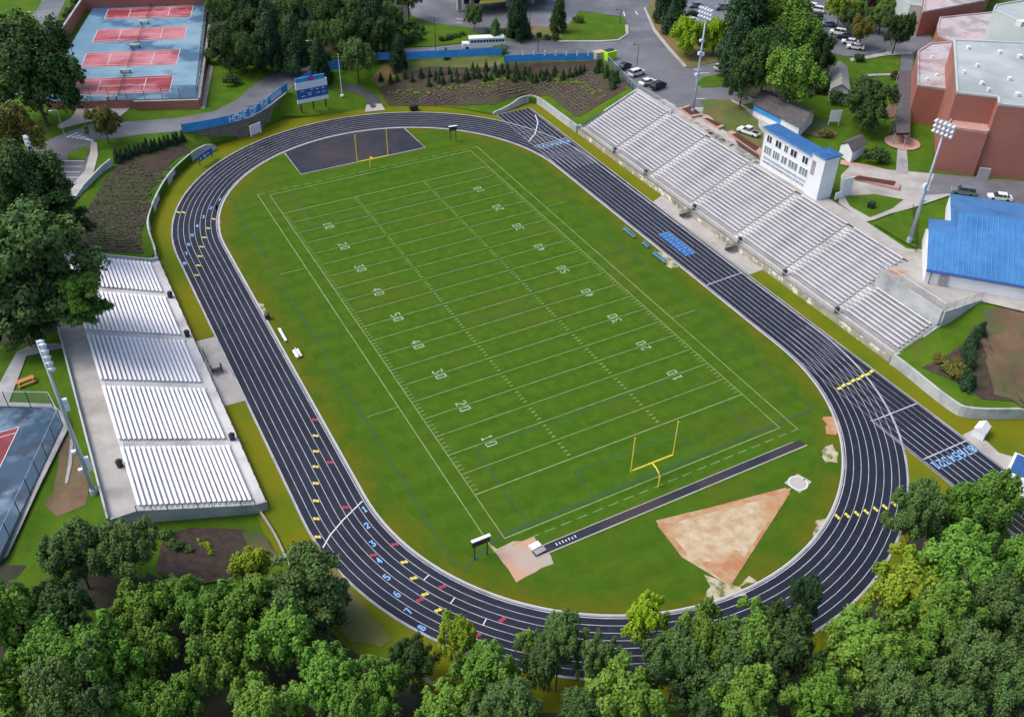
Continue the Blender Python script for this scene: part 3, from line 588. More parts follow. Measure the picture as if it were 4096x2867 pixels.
wall([(p.x+.0, p.y-.3) for p in bp], 4.3, .5, 'stone_wall', 'rough brown stone retaining wall under the lettered blue banner', 'wall', 'stone', cap='concg')
wall([(P2(at(*p, 5.3))) for p in ((152,497),(160,462),(188,420),(228,378),(248,362))], 1.7, .35, 'garden_wall', 'short pale concrete wall between the left car park and the planting bed', 'wall', z=4.2)
# blue banner fences along the road
def banner(path, hgt, label, letters=None, stripes=0):
    pts = [Vector(p) for p in path]; root = empty('banner_fence', pts[0], 0, label, 'banner'); o = pts[0]; m = MB(); U = Vector((0,0,hgt))
    for a, b in zip(pts, pts[1:]):
        n_ = Vector((-(b-a).y, (b-a).x, 0)).normalized()*.04
        m.add([a-o+n_, b-o+n_, b-o+n_+U, a-o+n_+U, a-o-n_, b-o-n_, b-o-n_+U, a-o-n_+U], [(0,1,2,3),(5,4,7,6),(3,2,6,7),(0,4,5,1),(0,3,7,4),(1,5,6,2)])
    m.build('banner_cloth', G['banner'], root)
    if letters:
        i0, i1, st = letters; L = MB(); seg = []; tot = 0
        for a, b in zip(pts, pts[1:]): seg.append((tot, a, b)); tot += (b-a).length
        def pt(s, z):
            for t0, a, b in reversed(seg):
                if s >= t0:
                    d = (b-a).normalized(); n_ = Vector((d.y, -d.x, 0))
                    if n_.y > 0: n_ = -n_
                    return a-o+d*(s-t0)+n_*.09+Vector((0,0,z))
        rd = random.Random(4); s = tot*i0
        shapes = ['P','A','R','K','','v','','F','A','M','I','L','Y','','F','I','E','L']
        SH = {'P': [(0,0,0,1),(0,1,.8,1),(.8,1,.8,.5),(.8,.5,0,.5)], 'A': [(0,0,.4,1),(.4,1,.8,0),(.2,.4,.6,.4)], 'R': [(0,0,0,1),(0,1,.8,1),(.8,1,.8,.5),(.8,.5,0,.5),(.3,.5,.8,0)], 'K': [(0,0,0,1),(0,.45,.8,1),(.2,.55,.8,0)],
          'H': [(0,0,0,1),(.8,0,.8,1),(0,.5,.8,.5)], 'O': [(0,0,0,1),(0,1,.8,1),(.8,1,.8,0),(.8,0,0,0)], 'T': [(0,1,.8,1),(.4,1,.4,0)], '#': [(0,0,0,1),(.4,.1,.4,.9),(0,.5,.8,.5),(.8,.2,.8,1)], 'v': [(0,1,.4,.1),(.4,.1,.8,1)], 'F': [(0,0,0,1),(0,1,.8,1),(0,.5,.6,.5)], 'M': [(0,0,0,1),(0,1,.4,.4),(.4,.4,.8,1),(.8,1,.8,0)], 'I': [(.4,0,.4,1)], 'L': [(0,1,0,0),(0,0,.7,0)], 'Y': [(0,1,.4,.5),(.8,1,.4,.5),(.4,.5,.4,0)], 'E': [(0,0,0,1),(0,1,.7,1),(0,.5,.6,.5),(0,0,.7,0)]}
        for k in range(16):
            ch = ['H','O','M','E','','O','F','','T','H','E','','#','#','#','#','#'][k]
            if ch:
                for x0, y0, x1, y1 in SH[ch]:
                    a = pt(s+x0*1.1, .3+y0*(hgt-.6)); b = pt(s+x1*1.1, .3+y1*(hgt-.6)); L.tube([a, b], .13, 4)
            s += 1.32 if ch else .8
        L.build('lettering', G['bannerl'], root)
    pm = MB().tube([(0,0,0),(0,0,hgt+.25)], .07, 5).build('post', G['dark'], root)
    pp = []
    for a, b in zip(pts, pts[1:]):
        n = max(1, round((b-a).length/5)); pp += [a+(b-a)*k/n for k in range(n)]
    d = Vector((0, .12, 0)); pm.location = pp[0]-o+d
    for p in pp[1:]: c = pm.copy(); COL.objects.link(c); c.parent = root; c.location = p-o+d
    return root
bz = lambda L: [at(x, y, z) for x, y, z in L]
banner(bz([(410,297,4.5),(480,285,4.5),(540,271,4.5),(585,249,4.5),(615,227,4.6),(645,203,4.7)]), 2.0, 'curved bright blue banner with white lettering along the road over the stone wall', letters=(.33, .8, 0))
banner(bz([(664,200,5.0),(690,186,5.2),(712,170,5.4),(735,160,5.6),(768,153,6.0)]), 2.4, 'short plain blue banner on the fence behind the white scoreboard')
banner(bz([(845,135,6.6),(900,134,6.9),(960,131,7.2),(1040,128,7.4),(1125,124,7.6)]), 2.0, 'long plain blue banner along the road in front of the white bus')
b4 = banner(bz([(1131,141,7.6),(1200,137,7.6),(1330,135,7.6)]), 1.9, 'long plain blue banner topped by white flags beside the green bin')
fl0 = MB().box((0,0,.35), (.42,.08,1.3)).build('flag', G['lamp'], b4)
for k in range(7):
    p = at(1173+24.3*k, 122+.2*k, 9.6)-b4.location; c = fl0 if k == 0 else fl0.copy()
    if k: COL.objects.link(c); c.parent = b4
    c.location = p
# ---------------------------------------------------------------- grandstands
def stair(m, x0, z0, y, wd, n, tread, rise, sx):
    for i in range(n*2): m.box((x0+sx*(i+.5)*tread/2, y, z0+rise/2*(i+.5)-.0), (tread/2, wd, rise/2*(i+1)-.0+.0) if False else (tread/2, wd, rise/2), 0)
def grandstand(name, label, sx, xf, x0, z0, nrow, tread, rise, ys, aisle, rows_of, tmat, bmat, backx, limit):
    root = empty(name, (xf, ys[0], 0), 0, label, 'grandstand'); O = Vector((xf, ys[0], 0)); m = MB()
    y1, y0_ = ys[0], ys[-1]
    def prof(yA, yB, nr):
        P = [(xf, 0), (xf, z0), (x0, z0)]
        for i in range(nr):
            xa = x0+sx*tread*i; P += [(xa, z0+rise*(i+1)), (xa+sx*tread, z0+rise*(i+1))]
        P += [(x0+sx*tread*nr, 0)]
        for k in range(len(P)-1):
            (a, za), (b, zb) = P[k], P[k+1]
            m.add([(a-O.x, yA-O.y, za), (b-O.x, yA-O.y, zb), (b-O.x, yB-O.y, zb), (a-O.x, yB-O.y, za)], [(0,1,2,3)])
        for yy in (yA, yB): m.add([(a-O.x, yy-O.y, z) for a, z in P], [tuple(range(len(P)))])
    full = [r for r in rows_of]
    yA = ys[0]
    k = 0
    while k < len(rows_of):
        j = k
        while j+1 < len(rows_of) and rows_of[j+1] == rows_of[k]: j += 1
        prof(ys[k], ys[j+1], rows_of[k]); k = j+1
    m.build('concrete_terrace', G[tmat], root)
    for k in range(1, len(ys)-1):
        st = MB()
        nr = min(rows_of[k-1], rows_of[k]) if rows_of[k-1] != rows_of[k] else rows_of[k]
        nr = max(rows_of[k-1], rows_of[k])*0+min(rows_of[k-1], rows_of[k]) 
        for i in range(nr):
            st.box((x0+sx*(tread*(i-.25))-O.x, ys[k]-O.y, z0+rise*(i+.25)+.005), (tread*.5, aisle*.92, rise*.5+.01))
        st.build('aisle_stair', G['treadl'], root)
    cnt = 0; rest = MB(); cache = {}
    for k in range(len(rows_of)):
        a, b = ys[k]-aisle/2-.15, ys[k+1]+aisle/2+.15
        if k == 0: a = ys[0]-.9
        if k == len(rows_of)-1: b = ys[-1]+.9
        for i in range(rows_of[k]):
            bw_ = .36 if sx > 0 else .40; ln = a-b; c = Vector((x0+sx*(tread*i+tread*.62)-O.x, (a+b)/2-O.y, z0+rise*(i+1)+.42))
            if (k, i) in limit or cnt >= 99:
                rest.box(c, (bw_, ln, .06)); [rest.box(c+Vector((0, ln*(q/3-.5)*.96, -.22)), (.06, .06, .4)) for q in range(4)]; continue
            key = round(ln, 2)
            if key not in cache:
                bm_ = MB().box((0,0,0), (bw_, ln, .06)); [bm_.box((0, ln*(q/4-.5)*.96, -.225), (.07, .07, .39)) for q in range(5)]
                cache[key] = bm_.build('bench', G[bmat], root); o = cache[key]
            else: o = cache[key].copy(); COL.objects.link(o); o.parent = root
            o.location = c; cnt += 1
    if rest.v: tag(rest.build('bench_rows', G[bmat], root), kind='stuff')
    return root
HY = [52, 37.2, 22.5, 7.5, -7.4, -22.2, -36.4, -50.8]
hs = grandstand('grandstand', 'big grey concrete grandstand with long rows of silver benches below the white press box', 1, 52.3, 54.2, 1.25, 18, .81, .345, HY, 1.5, [18]*6+[9], 'tread', 'bench', 69, {(0, i) for i in range(18)})
AY = [37, 24.0, 9.2, -5.2, -20.2, -34.4]
as_ = grandstand('grandstand', 'smaller pale concrete grandstand with bright white benches partly under the big pine on the left', -1, -51.4, -53.0, 1.0, 22, .655, .275, AY, 1.5, [22]*5, 'treadl', 'benchb', -70, {(0, i) for i in range(12, 22)}) 
m = MB(); m.box((-69.2+51.4, (37-34.4)/2-37, 3.5), (3.6, 71.4, 7.1)); m.build('top_walkway', G['conc'], as_)
m = MB(); m.box((0-71.15+51.4, (37-34.4)/2-37, 7.2), (.25, 71.4, 1.3)); m.build('back_parapet', G['wall'], as_)
for y in (37.25, -34.65):
    m = MB()
    P = [(-51.4, 0), (-51.4, 1.6), (-53, 1.7), (-67.6, 7.8), (-70.8, 7.8), (-70.8, 0)]
    m.add([(x+51.4, y-.15-37, z) for x, z in P]+[(x+51.4, y+.15-37, z) for x, z in P], [tuple(range(6)), tuple(range(11, 5, -1))]+[(i, i+6, (i+1)%6+6, (i+1)%6) for i in range(6)])
    m.build('end_wall', G['wall'], as_)
for y, x1, z1 in ((52.25, 69.4, 8.2), (-51.05, 61.8, 4.9)):
    m = MB(); P = [(52.3, 0), (52.3, 1.9), (54.2, 1.9), (x1, z1), (x1, 0)]
    m.add([(x-52.3, y-.18-52, z) for x, z in P]+[(x-52.3, y+.18-52, z) for x, z in P], [tuple(range(5)), tuple(range(9, 4, -1))]+[(i, i+5, (i+1)%5+5, (i+1)%5) for i in range(5)])
    m.build('end_wall', G['wall'], hs)
m = MB(); m.box((69.0-52.3, 44.6-52, 4.3), (.35, 14.8, 8.3)); m.build('back_wall', G['wall'], hs)
m = MB(); m.box((53.2-52.3, .6-52, .66), (1.9, 102.4, 1.24)); m.build('front_walkway', G['conc'], hs)
m = MB(); m.box((61.65-52.3, -43.7-52, 4.0), (.35, 14.4, 7.9)); m.prism([(61.85-52.3,-50.9-52),(61.85-52.3,-51.3-52),(70.6-52.3,-51.6-52),(70.6-52.3,-51.2-52)], 1.5, [7.9,7.9,7.9,7.9]); m.build('high_wall', G['wall'], hs)
MB().box((-.05, .6-52, .6), (.09, 102.4, 1.2)).build('front_wall', pmat('patched_wall', (.30,.27,.22), (.42,.38,.32), .35, c3=(.75,.72,.62), scale3=.55, w3=(.56,.6)), hs)
# stand railings
fence([(52.35,51.8,1.25),(52.35,-50.7,1.25)], 1.1, 'front_railing', 'grey steel mesh railing along the front walkway of the big stand', 'railing', 2.4)
fence([(-51.45,36.8,1.0),(-51.45,1.6,1.0)], 1.0, 'front_railing', 'dark railing along the front of the left stand beyond its black steps', 'railing', 3, post='dark', rail='dark', panel=False)
fence([(-51.45,-4.2,1.0),(-51.45,-34.2,1.0)], 1.0, 'front_railing', 'dark railing along the left stand, on the camera side of its black steps', 'railing', 3, post='dark', rail='dark', panel=False)
fence([(-53,-34.75,1.7),(-67.6,-34.75,7.8)], .9, 'end_railing', 'dark sloping railing down the near end of the left stand', 'railing', 2, post='dark', rail='dark', panel=False)
fence([(54.2,-51.05,1.9),(61.8,-51.05,4.9)], 1.0, 'end_railing', 'grey sloping mesh railing down the near end of the big stand', 'railing', 2)
fence([(61.65,-36.6,7.95),(61.65,-51.2,7.95),(70.6,-51.5,7.9)], 1.6, 'wall_fence', 'chain-link fence on the high concrete wall beside the blue-roofed building', 'fence', 2.4)
fence([(69.0,51.8,8.3),(69.0,37.4,8.3)], 1.3, 'back_fence', 'chain-link fence behind the far top corner of the big stand', 'fence', 2.4)
fence([at(1362,141,7.5), at(1423,205,7.5)], 1.8, 'lot_fence', 'dark green screened fence below the row of cars parked by the stand', 'fence', 2.5, mat='screen')
fence([at(2045,470,7.5), at(2052,566,7.5)], 1.2, 'path_fence', 'dark low fence between the triangular lawn and the tan path', 'fence', 3, post='dark', rail='dark', mat='fenced')
def aisle_rail(x, y, z): pass
# bins along the front walkways
def wheelie(p, label, s=1., mat='black', grp=None):
    r = empty('trash_bin', p, 0, label, 'bin', grp); MB().tube([(0,0,0),(0,0,.75*s)], [.3*s,.36*s], 10).build('bin_body', G[mat], r); MB().tube([(0,0,.75*s),(0,0,.95*s)], [.38*s,.2*s], 10).build('bin_lid', G[mat], r); return r
for (p, l) in (((53.0,36.5,1.25),'black trash bin at the foot of the farthest stair of the big stand'), ((53,23.8,1.25),'black trash bin at the foot of the second farthest stair of the big stand'), ((53.1,5.9,1.25),'black trash bin above the far black steps of the big stand'), ((53.1,-9.2,1.25),'black trash bin above the near black steps of the big stand'), ((53.1,-22.6,1.25),'black trash bin at the foot of the second nearest stair of the big stand'), ((53.1,-36.6,1.25),'black trash bin at the foot of the nearest stair of the big stand'),
   ((-52.2,23.2,1),'dark trash bin at the front of the left stand by its farthest stair'), ((-52.2,9.9,1),'dark trash bin at the front of the left stand next to the black steps'), ((-52.2,-19.4,1),'dark trash bin at the front of the left stand by its nearest stair'), ((-68.0,-24.6,7.05),'dark trash bin at the top edge of the left stand near the tall light pole')): wheelie(p, l, 1.35)
wall(smooth([(-52.6,-34.9),(-52.0,-40),(-51.8,-46),(-50.9,-52),(-49.8,-56)]), .5, .25, 'low_wall', 'low brown edging wall running from the left stand down to the trees', 'wall', 'conc')
wall(smooth([(-44.3,-67.5),(-41.6,-72),(-38.0,-76.5)]), .5, .25, 'low_wall', 'low brown edging wall above the dry bank beside the lower left bend', 'wall', 'conc')
patch('dirt_track', [(158,985),(165,985),(162,1040),(152,1085),(146,1085),(154,1035)], G['concg'], 3)
# access steps
def steps(p, sx, label, conc=True):
    r = empty('access_steps', p, 0, label, 'steps'); m = MB()
    for i in range(5): m.box((sx*.9, -i*.32, .22+i*.2), (1.6, .34, .05))
    m.build('tread', G['dark'], r); a = MB()
    for x in (sx*.1, sx*1.7):
        for i in range(5): a.tube([(x, -i*.36, 0),(x, -i*.36, 1.2+i*.15)], .05, 4)
        a.tube([(x, .1, 1.1),(x, -1.7, 2.1)], .05, 4); a.tube([(x, .1, .6),(x, -1.7, 1.6)], .04, 4); a.tube([(x, .1, .1),(x, -1.7, 1.1)], .08, 4)
    a.tube([(sx*.1, 1.2, 1.0),(sx*.1, 5.5, 1.0)], .05, 4); [a.tube([(sx*.1, y, 0),(sx*.1, y, 1.0)], .05, 4) for y in (1.2, 2.6, 4, 5.4)]
    a.build('handrail', G['dark'], r); return r
steps((-50.9,-.2,0.05), 1, 'black steel steps and handrail from the apron up to the left stand')
steps((51.9,6.8,0.05), -1, 'black steel steps and handrail up to the big stand farther from the camera')
steps((51.9,-8.6,0.05), -1, 'black steel steps and handrail up to the big stand nearer to the camera')
flat('apron', [(-51.3,9.2),(-51.3,-10),(-47.9,-10.2),(-47.9,9)], G['conc'], .02, px=False)
flat('apron', [(52.2,16),(52.2,-17.8),(48.7,-18),(48.7,14.5)], G['conc'], .02, px=False)
flat('apron', [at(2158,975)[:2], at(2184,962)[:2], at(2240,1015)[:2], at(2310,1035)[:2], at(2330,1120)[:2], at(2268,1078)[:2]], G['conc'], .02, px=False)
# ---------------------------------------------------------------- press box
PB = empty('press_box', (70.5, -2, 7.6), 0, 'white two-storey press box with blue metal roof at the top of the big stand', 'press box')
o = Vector((69, -4, 7.6)); PBS = Vector((1.5, 2, 0))
def bx(m, x0, x1, y0, y1, z0, z1, mi=0): m.box(((x0+x1)/2-o.x, (y0+y1)/2-o.y, (z0+z1)/2-o.z), (abs(x1-x0), abs(y1-y0), z1-z0), 0, mi)
m = MB(); bx(m, 68.7, 71.6, -9.6, 4.7, 7.4, 15.9); m.build('wall', G['cream'], PB)
m = MB(); bx(m, 68.35, 72.2, -13.2, -9.61, 7.4, 16.6); m.build('tower_wall', G['cream'], PB)
m = MB(); bx(m, 68.1, 72.1, -9.6, 5.1, 15.91, 16.2)
for k in range(25): bx(m, 68.1, 72.1, 5.0-k*.58, 4.92-k*.58, 16.2, 16.32)
m.build('roof', G['blueroof'], PB)
m = MB(); bx(m, 68.05, 72.6, -13.5, -9.65, 16.61, 16.9)
for k in range(7): bx(m, 68.05, 72.6, -9.75-k*.58, -9.83-k*.58, 16.9, 17.02)
m.build('tower_roof', G['blueroof'], PB)
m = MB(); bx(m, 68.28, 68.34, -11.0, -10.0, 12.2, 15.2); m.build('door', G['concg'], PB)
def win(y0, y1, z0, z1, mt, n):
    f = MB(); bx(f, 68.62, 68.72, y0, y1, z0, z1); fo = f.build('window', G['cream'], PB)
    g = MB(); wd = (y1-y0)/n
    for i in range(n): bx(g, 68.58, 68.63, y0+wd*i+.1, y0+wd*(i+1)-.1, z0+.12, z1-.12)
    g.build('pane', G[mt], fo)
for y0, y1 in ((2.4,3.9),(-.6,1.2),(-2.6,-1.5),(-5.3,-3.4),(-8.6,-6.9)): win(y0, y1, 13.3, 14.9, 'glass', 2)
for y0, y1 in ((2.0,4.1),(-.6,1.4),(-2.9,-1.2),(-6.1,-3.4),(-9.1,-6.7)): win(y0, y1, 10.7, 12.5, 'glassl', 2 if y1-y0 < 2 else 3)
m = MB(); rd = random.Random(5)
for r in range(2):
    y = 3.9
    while y > -8.8:
        l = rd.uniform(.25, .6); bx(m, 68.6, 68.69, y-l, y, 9.6-r*.9, 10.0-r*.9); y -= l+rd.uniform(.12, .3)
m.build('sign_lettering', G['carsilv'], PB)
m = MB(); bx(m, 73.4, 76.2, -14.6, -14.3, 7.5, 11.8); bx(m, 72.2, 73.4, -14.6, -14.3, 7.5, 9.0); sw = tag(m.build('stair_wall', G['cream']), 'plain white freestanding wall beside the tower of the press box', 'wall'); sw.location = o+PBS
# ---------------------------------------------------------------- buildings
def bldg(name, label, px, zt, zb, wmat, rmat, par=.0, cat='building'):
    P = [at(*p, zt) for p in px]; r = empty(name, (P[0].x, P[0].y, zb), 0, label, cat); o_ = Vector((P[0].x, P[0].y, zb))
    poly = [(p.x-o_.x, p.y-o_.y) for p in P]
    MB().prism(poly, 0, zt-zb).build('wall', G[wmat], r)
    c = Vector((sum(p[0] for p in poly)/len(poly), sum(p[1] for p in poly)/len(poly)))
    n = len(poly); sg = 1 if sum(poly[i][0]*poly[(i+1)%n][1]-poly[(i+1)%n][0]*poly[i][1] for i in range(n)) > 0 else -1
    MB().prism(poly, zt-zb+.002, zt-zb+.12).build('roof', G[rmat], r)
    e = MB()
    for i in range(n):
        a, b = Vector(poly[i]), Vector(poly[(i+1)%n]); d = (b-a).normalized(); q = Vector((-d.y, d.x))*sg*.35
        e.prism([tuple(a), tuple(b), tuple(b+q), tuple(a+q)], zt-zb+.122, zt-zb+.45)
    e.build('parapet', G['pale' if rmat == 'roofg' else rmat], r)
    return r, o_
gy, go = bldg('school_gym', 'tall red brick school hall with a large pale flat roof at the right edge', [(2137,92),(2144,211),(2236,221),(2238,237),(2420,255),(2420,105)], 22.8, 7.2, 'brick', 'roofg')
q0 = at(2097,386,7.5)
lo, l2 = bldg('school_block', 'lower red brick block projecting in front of the tall school hall', [(2118,287),(2215,300),(2238,262),(2145,250)], 17.0, 7.2, 'brick', 'brickp')
an, ao = bldg('school_annex', 'red brick annex with a stained pinkish flat roof left of the tall school hall', [(2057,118),(2056,196),(2124,203),(2150,95),(2085,100)], 16.0, 7.2, 'brick', 'roofp')
wg, wo = bldg('school_wing', 'orange brick wing with a stained flat roof behind the tall school hall', [(2106,42),(2101,60),(2102,82),(2145,100),(2310,115),(2310,50),(2225,30)], 13.0, 7.2, 'brickl', 'roofp')
bldg('school_theatre', 'pale panelled block with a dark flat roof rising above the stained roof', [(2232,14),(2226,24),(2330,72),(2400,70),(2400,0),(2300,2)], 21.5, 12, 'pale', 'roofg')
bldg('far_school_building', 'red brick school building cut off by the top edge right of the grey canopy roof', [(2068,30),(2208,4),(2240,-60),(2080,-60)], 14.0, 7.2, 'brick', 'roofp')
bldg('canopy_building', 'low building with a grey flat roof at the top edge beside the far brick block', [(2003,-12),(2040,14),(2098,20),(2098,-25),(2020,-40)], 11.5, 7.2, 'pale', 'roofg')
for (px, py) in ((2114,71),(2138,83)):
    p = at(px, py, 10.6); wf = MB().box(p-wo, (.5,1.7,1.8), math.radians(40)).build('window', G['cream'], wg); MB().box(p-wo, (.6,1.4,1.5), math.radians(40)).build('pane', G['glass'], wf)
for px, py, s in ((2170,110,.5),(2190,150,.4),(2200,190,.45),(2240,120,.5),(2262,180,.5),(2285,130,.6),(2280,215,.6),(2160,165,.35),(2215,205,.35)):
    p = at(px, py, 22.95)-go; MB().tube([(p.x,p.y,p.z),(p.x,p.y,p.z+.7)], [s*.8, s], 8).build('roof_vent', G['cream'], gy)
for px, py in ((2090,130),(2100,170),(2078,180)):
    p = at(px, py, 16.1)-ao; MB().tube([(p.x,p.y,p.z),(p.x,p.y,p.z+.5)], .35, 8).build('roof_vent', G['cream'], an)
p = at(2288,58,22.9)-go; MB().box((p.x,p.y,p.z+.6), (2.2,1.6,1.2)).build('roof_unit', G['cream'], gy)
bw = empty('wall_clock', (0,0,0)) if False else None
# orange west face strip and doors of the hall
dm = MB(); p = at(2205,392,8.6); dm.box(p-go, (2.2,.4,3.0), math.radians(-42)); dm.build('door', G['concg'], gy)
# blue-roofed building
A = at(2078,603,10.5); B = at(2380,655,10.5); C = at(2150,475,15); D = at(2380,510,15)
nrm = (B-A).cross(C-A)
def onplane(x, y):
    d = CF + CR*((x-1148)/FV) - CU*((y-803.56)/FV); return CP+d*((A-CP).dot(nrm)/d.dot(nrm))
E_ = onplane(2082,520); F_ = onplane(2145,527); I_ = at(2130,434,10.5); J_ = at(2380,470,10.5); H_ = at(2132,495,12.4); G_ = at(2082,490,12.4)
FH = empty('field_house', (A.x, A.y, 7.5), 0, 'white field house with a ribbed bright blue metal roof right of the big stand', 'building'); o = Vector((A.x, A.y, 7.5))
m = MB(); v = [p-o for p in (A, B, D, C, F_, E_, G_, H_, I_, J_)]; m.add(v, [(0,1,2,3,4,5), (5,4,7,6), (3,2,9,8), (4,3,8,7)])
dz = Vector((0,0,-.35)); m.add([p-o+dz for p in (A, B)]+[p-o for p in (A, B)], [(0,1,3,2)]); roof = m.build('roof', G['blueroof'], FH)
rb = MB(); d = (B-A).normalized(); up = (C-A)-d*(C-A).dot(d); up2 = up.normalized(); Nn = d.cross(up2); Nn = Nn if Nn.z > 0 else -Nn
L_ = (B-A).length; k = .6
while k < L_-1:
    a = A+d*k; top = up if (a+up-A).dot(d) > (C-A).dot(d)-.1 else (F_-A)-d*(F_-A).dot(d)
    rb.tube([a-o+Nn*.04, a+top-o+Nn*.04], .07, 4, caps=False); k += .9
rb.build('standing_seam', G['bluedk'] if False else G['banner'], roof)
m = MB(); poly = [(p-o) for p in (A, B, J_, I_, H_, G_)]; cx = sum((p for p in poly), Vector())/6
m.prism([((p.x-cx.x)*.985+cx.x, (p.y-cx.y)*.985+cx.y) for p in poly], -.3, 2.75); m.build('wall', G['cream'], FH)
m = MB(); Bt = A+(B-A); m.tube([A-o+Vector((0,0,-.3)), B-o+Vector((0,0,-.3))], .28, 4); m.build('gutter', G['bluedk'], FH)
dd = MB(); q1 = A+d*3.2; out = Vector((d.y, -d.x, 0)); out = out if out.y < 0 else -out
dd.box(q1-o+Vector((0,0,-1.9))+out*(-.0), (1.4,.25,2.1), math.atan2(d.y, d.x)); dd.build('door', G['concg'], FH)
for s in (1.0, 21.5):
    dp = MB(); q1 = A+d*s+out*.1; dp.tube([q1-o+Vector((0,0,-.4)), q1-o+Vector((0,0,-2.9))], .09, 5); dp.build('downpipe', G['dark'], FH)
# gabled sheds
def shed(name, label, px, z, hr, rmat, wmat, cat='building', extra=None, flip=0):
    P = [at(*p, z) for p in px]; r = empty(name, (P[0].x, P[0].y, h(P[0].x, P[0].y)), 0, label, cat); o_ = r.location.copy(); U = Vector((0,0,hr))
    if (P[1]-P[0]).length >= (P[2]-P[1]).length: a, b, c, d_ = P
    else: b, c, d_, a = P
    r1, r2 = (a+d_)/2+U, (b+c)/2+U; T_ = Vector((0,0,-.12))
    m = MB(); m.add([x-o_ for x in (a, b, r2, r1)], [(0,1,2,3)]); m.add([x-o_ for x in (c, d_, r1, r2)], [(0,1,2,3)])
    m.add([x-o_+T_ for x in (a, b, r2, r1)], [(3,2,1,0)]); m.add([x-o_+T_ for x in (c, d_, r1, r2)], [(3,2,1,0)]); m.build('roof', G[rmat], r)
    cc = (a+b+c+d_)/4; I = lambda p, zz: Vector(((p.x-cc.x)*.92+cc.x, (p.y-cc.y)*.92+cc.y, zz))-o_
    zb = o_.z-.3; m = MB(); q = [a, b, c, d_]
    for i in range(4): x, y = q[i], q[(i+1)%4]; m.quad(I(x, zb), I(y, zb), I(y, z-.1), I(x, z-.1))
    m.add([I(b, z-.1), I(c, z-.1), I(r2, z+hr*.85)], [(0,1,2)]); m.add([I(a, z-.1), I(d_, z-.1), I(r1, z+hr*.85)], [(0,1,2)]); m.build('wall', G[wmat], r)
    return r, o_, a, b, c, d_
s1 = shed('concession_building', 'long low building with a dark shingle roof behind the press box', [(1686,232),(1796,288),(1832,252),(1718,202)], 10.4, 1.5, 'shingle', 'cream')
m = MB(); a, b = at(1690,240,9.6), at(1752,271,9.6); a2, b2 = at(1690,240,9.6)-s1[1], at(1752,271,9.6)-s1[1]; dv = (b2-a2).normalized(); ov = Vector((dv.y, -dv.x, 0)); ov = ov if ov.y < 0 else -ov
m.box((a2+b2)/2+ov*.0, ((b2-a2).length, .3, 1.5), math.atan2(dv.y, dv.x)); m.build('wall_panel', G['banner'], s1[0])
shed('ticket_booth', 'small white building with a dark grey gable roof right of the press box roof', [(1884,322),(1912,342),(1944,322),(1918,305)], 10.2, 1.3, 'shingle', 'cream')
shed('storage_barn', 'pale olive roofed storage building among the trees behind the stand', [(1860,150),(1862,200),(1908,206),(1900,150)], 10.5, 1.6, 'olive_roof', 'cream')
cw = [(2016,160),(2045,160),(2040,300),(2008,300)]
P = [at(*p, 10.3) for p in cw]; r = empty('covered_walkway', P[0], 0, 'long covered walkway with a flat dark grey roof between the lawns beside the school', 'walkway'); MB().prism([((p-P[0]).x, (p-P[0]).y) for p in P], 0, .25).build('roof', G['shingle'], r)
pm = None
for k in range(8):
    t = k/7
    for A_, B_ in ((P[0], P[3]), (P[1], P[2])):
        q = A_+(B_-A_)*t; q = q+((P[0]+P[1]+P[2]+P[3])/4-q).normalized()*.25
        if not pm: pm = MB().box((0,0,-1.45), (.18,.18,2.88)).build('post', G['conc'], r); pm.location = q-P[0]
        else: c = pm.copy(); COL.objects.link(c); c.parent = r; c.location = q-P[0]
P = [at(*p, 9.8) for p in ((1998,275),(2008,272),(2042,305),(2032,312))]; r = empty('covered_walkway', P[0], 0, 'short angled walkway canopy leading to the round brick plaza', 'walkway'); MB().prism([((p-P[0]).x, (p-P[0]).y) for p in P], 0, .2).build('roof', G['shingle'], r)
for i, q in enumerate(P): MB().box((q-P[0]+((P[0]+P[2])/2-q).normalized()*.3)+Vector((0,0,-1.3)), (.15,.15,2.6)).build('post', G['conc'], r)
# school front canopy at the top edge
r = empty('entrance_canopy', at(1020,20,7.5), 0, 'school entrance canopy with white columns at the top edge above the bus', 'canopy'); o = r.location.copy()
cm = None
for px, py in ((1029,22),(1058,14),(1137,14),(1165,8),(1193,8)):
    q = at(px, py, 7.5)-o
    c = MB().box((q.x, q.y, 3), (1.1,1.1,6)).build('column', G['conc'], r)
q = at(1015,-12,13.5); q2 = at(1230,-22,13.5); q3 = at(1230,-60,13.5); q4 = at(1010,-50,13.5)
MB().prism([((p-o).x, (p-o).y) for p in (q, q2, q3, q4)], 5.9, 7.2).build('roof', G['conc'], r)
MB().prism([((p-o).x, (p-o).y) for p in (at(1075,6,11), at(1135,0,11), at(1135,-8,11), at(1078,-2,11))], 3.0, 3.5).build('fascia', G['yellow'], r)
MB().prism([((p-o).x, (p-o).y) for p in (at(1040,-8,10), at(1225,-18,10), at(1225,-22,10), at(1040,-12,10))], .1, 5).build('back_wall', G['glass'], r)
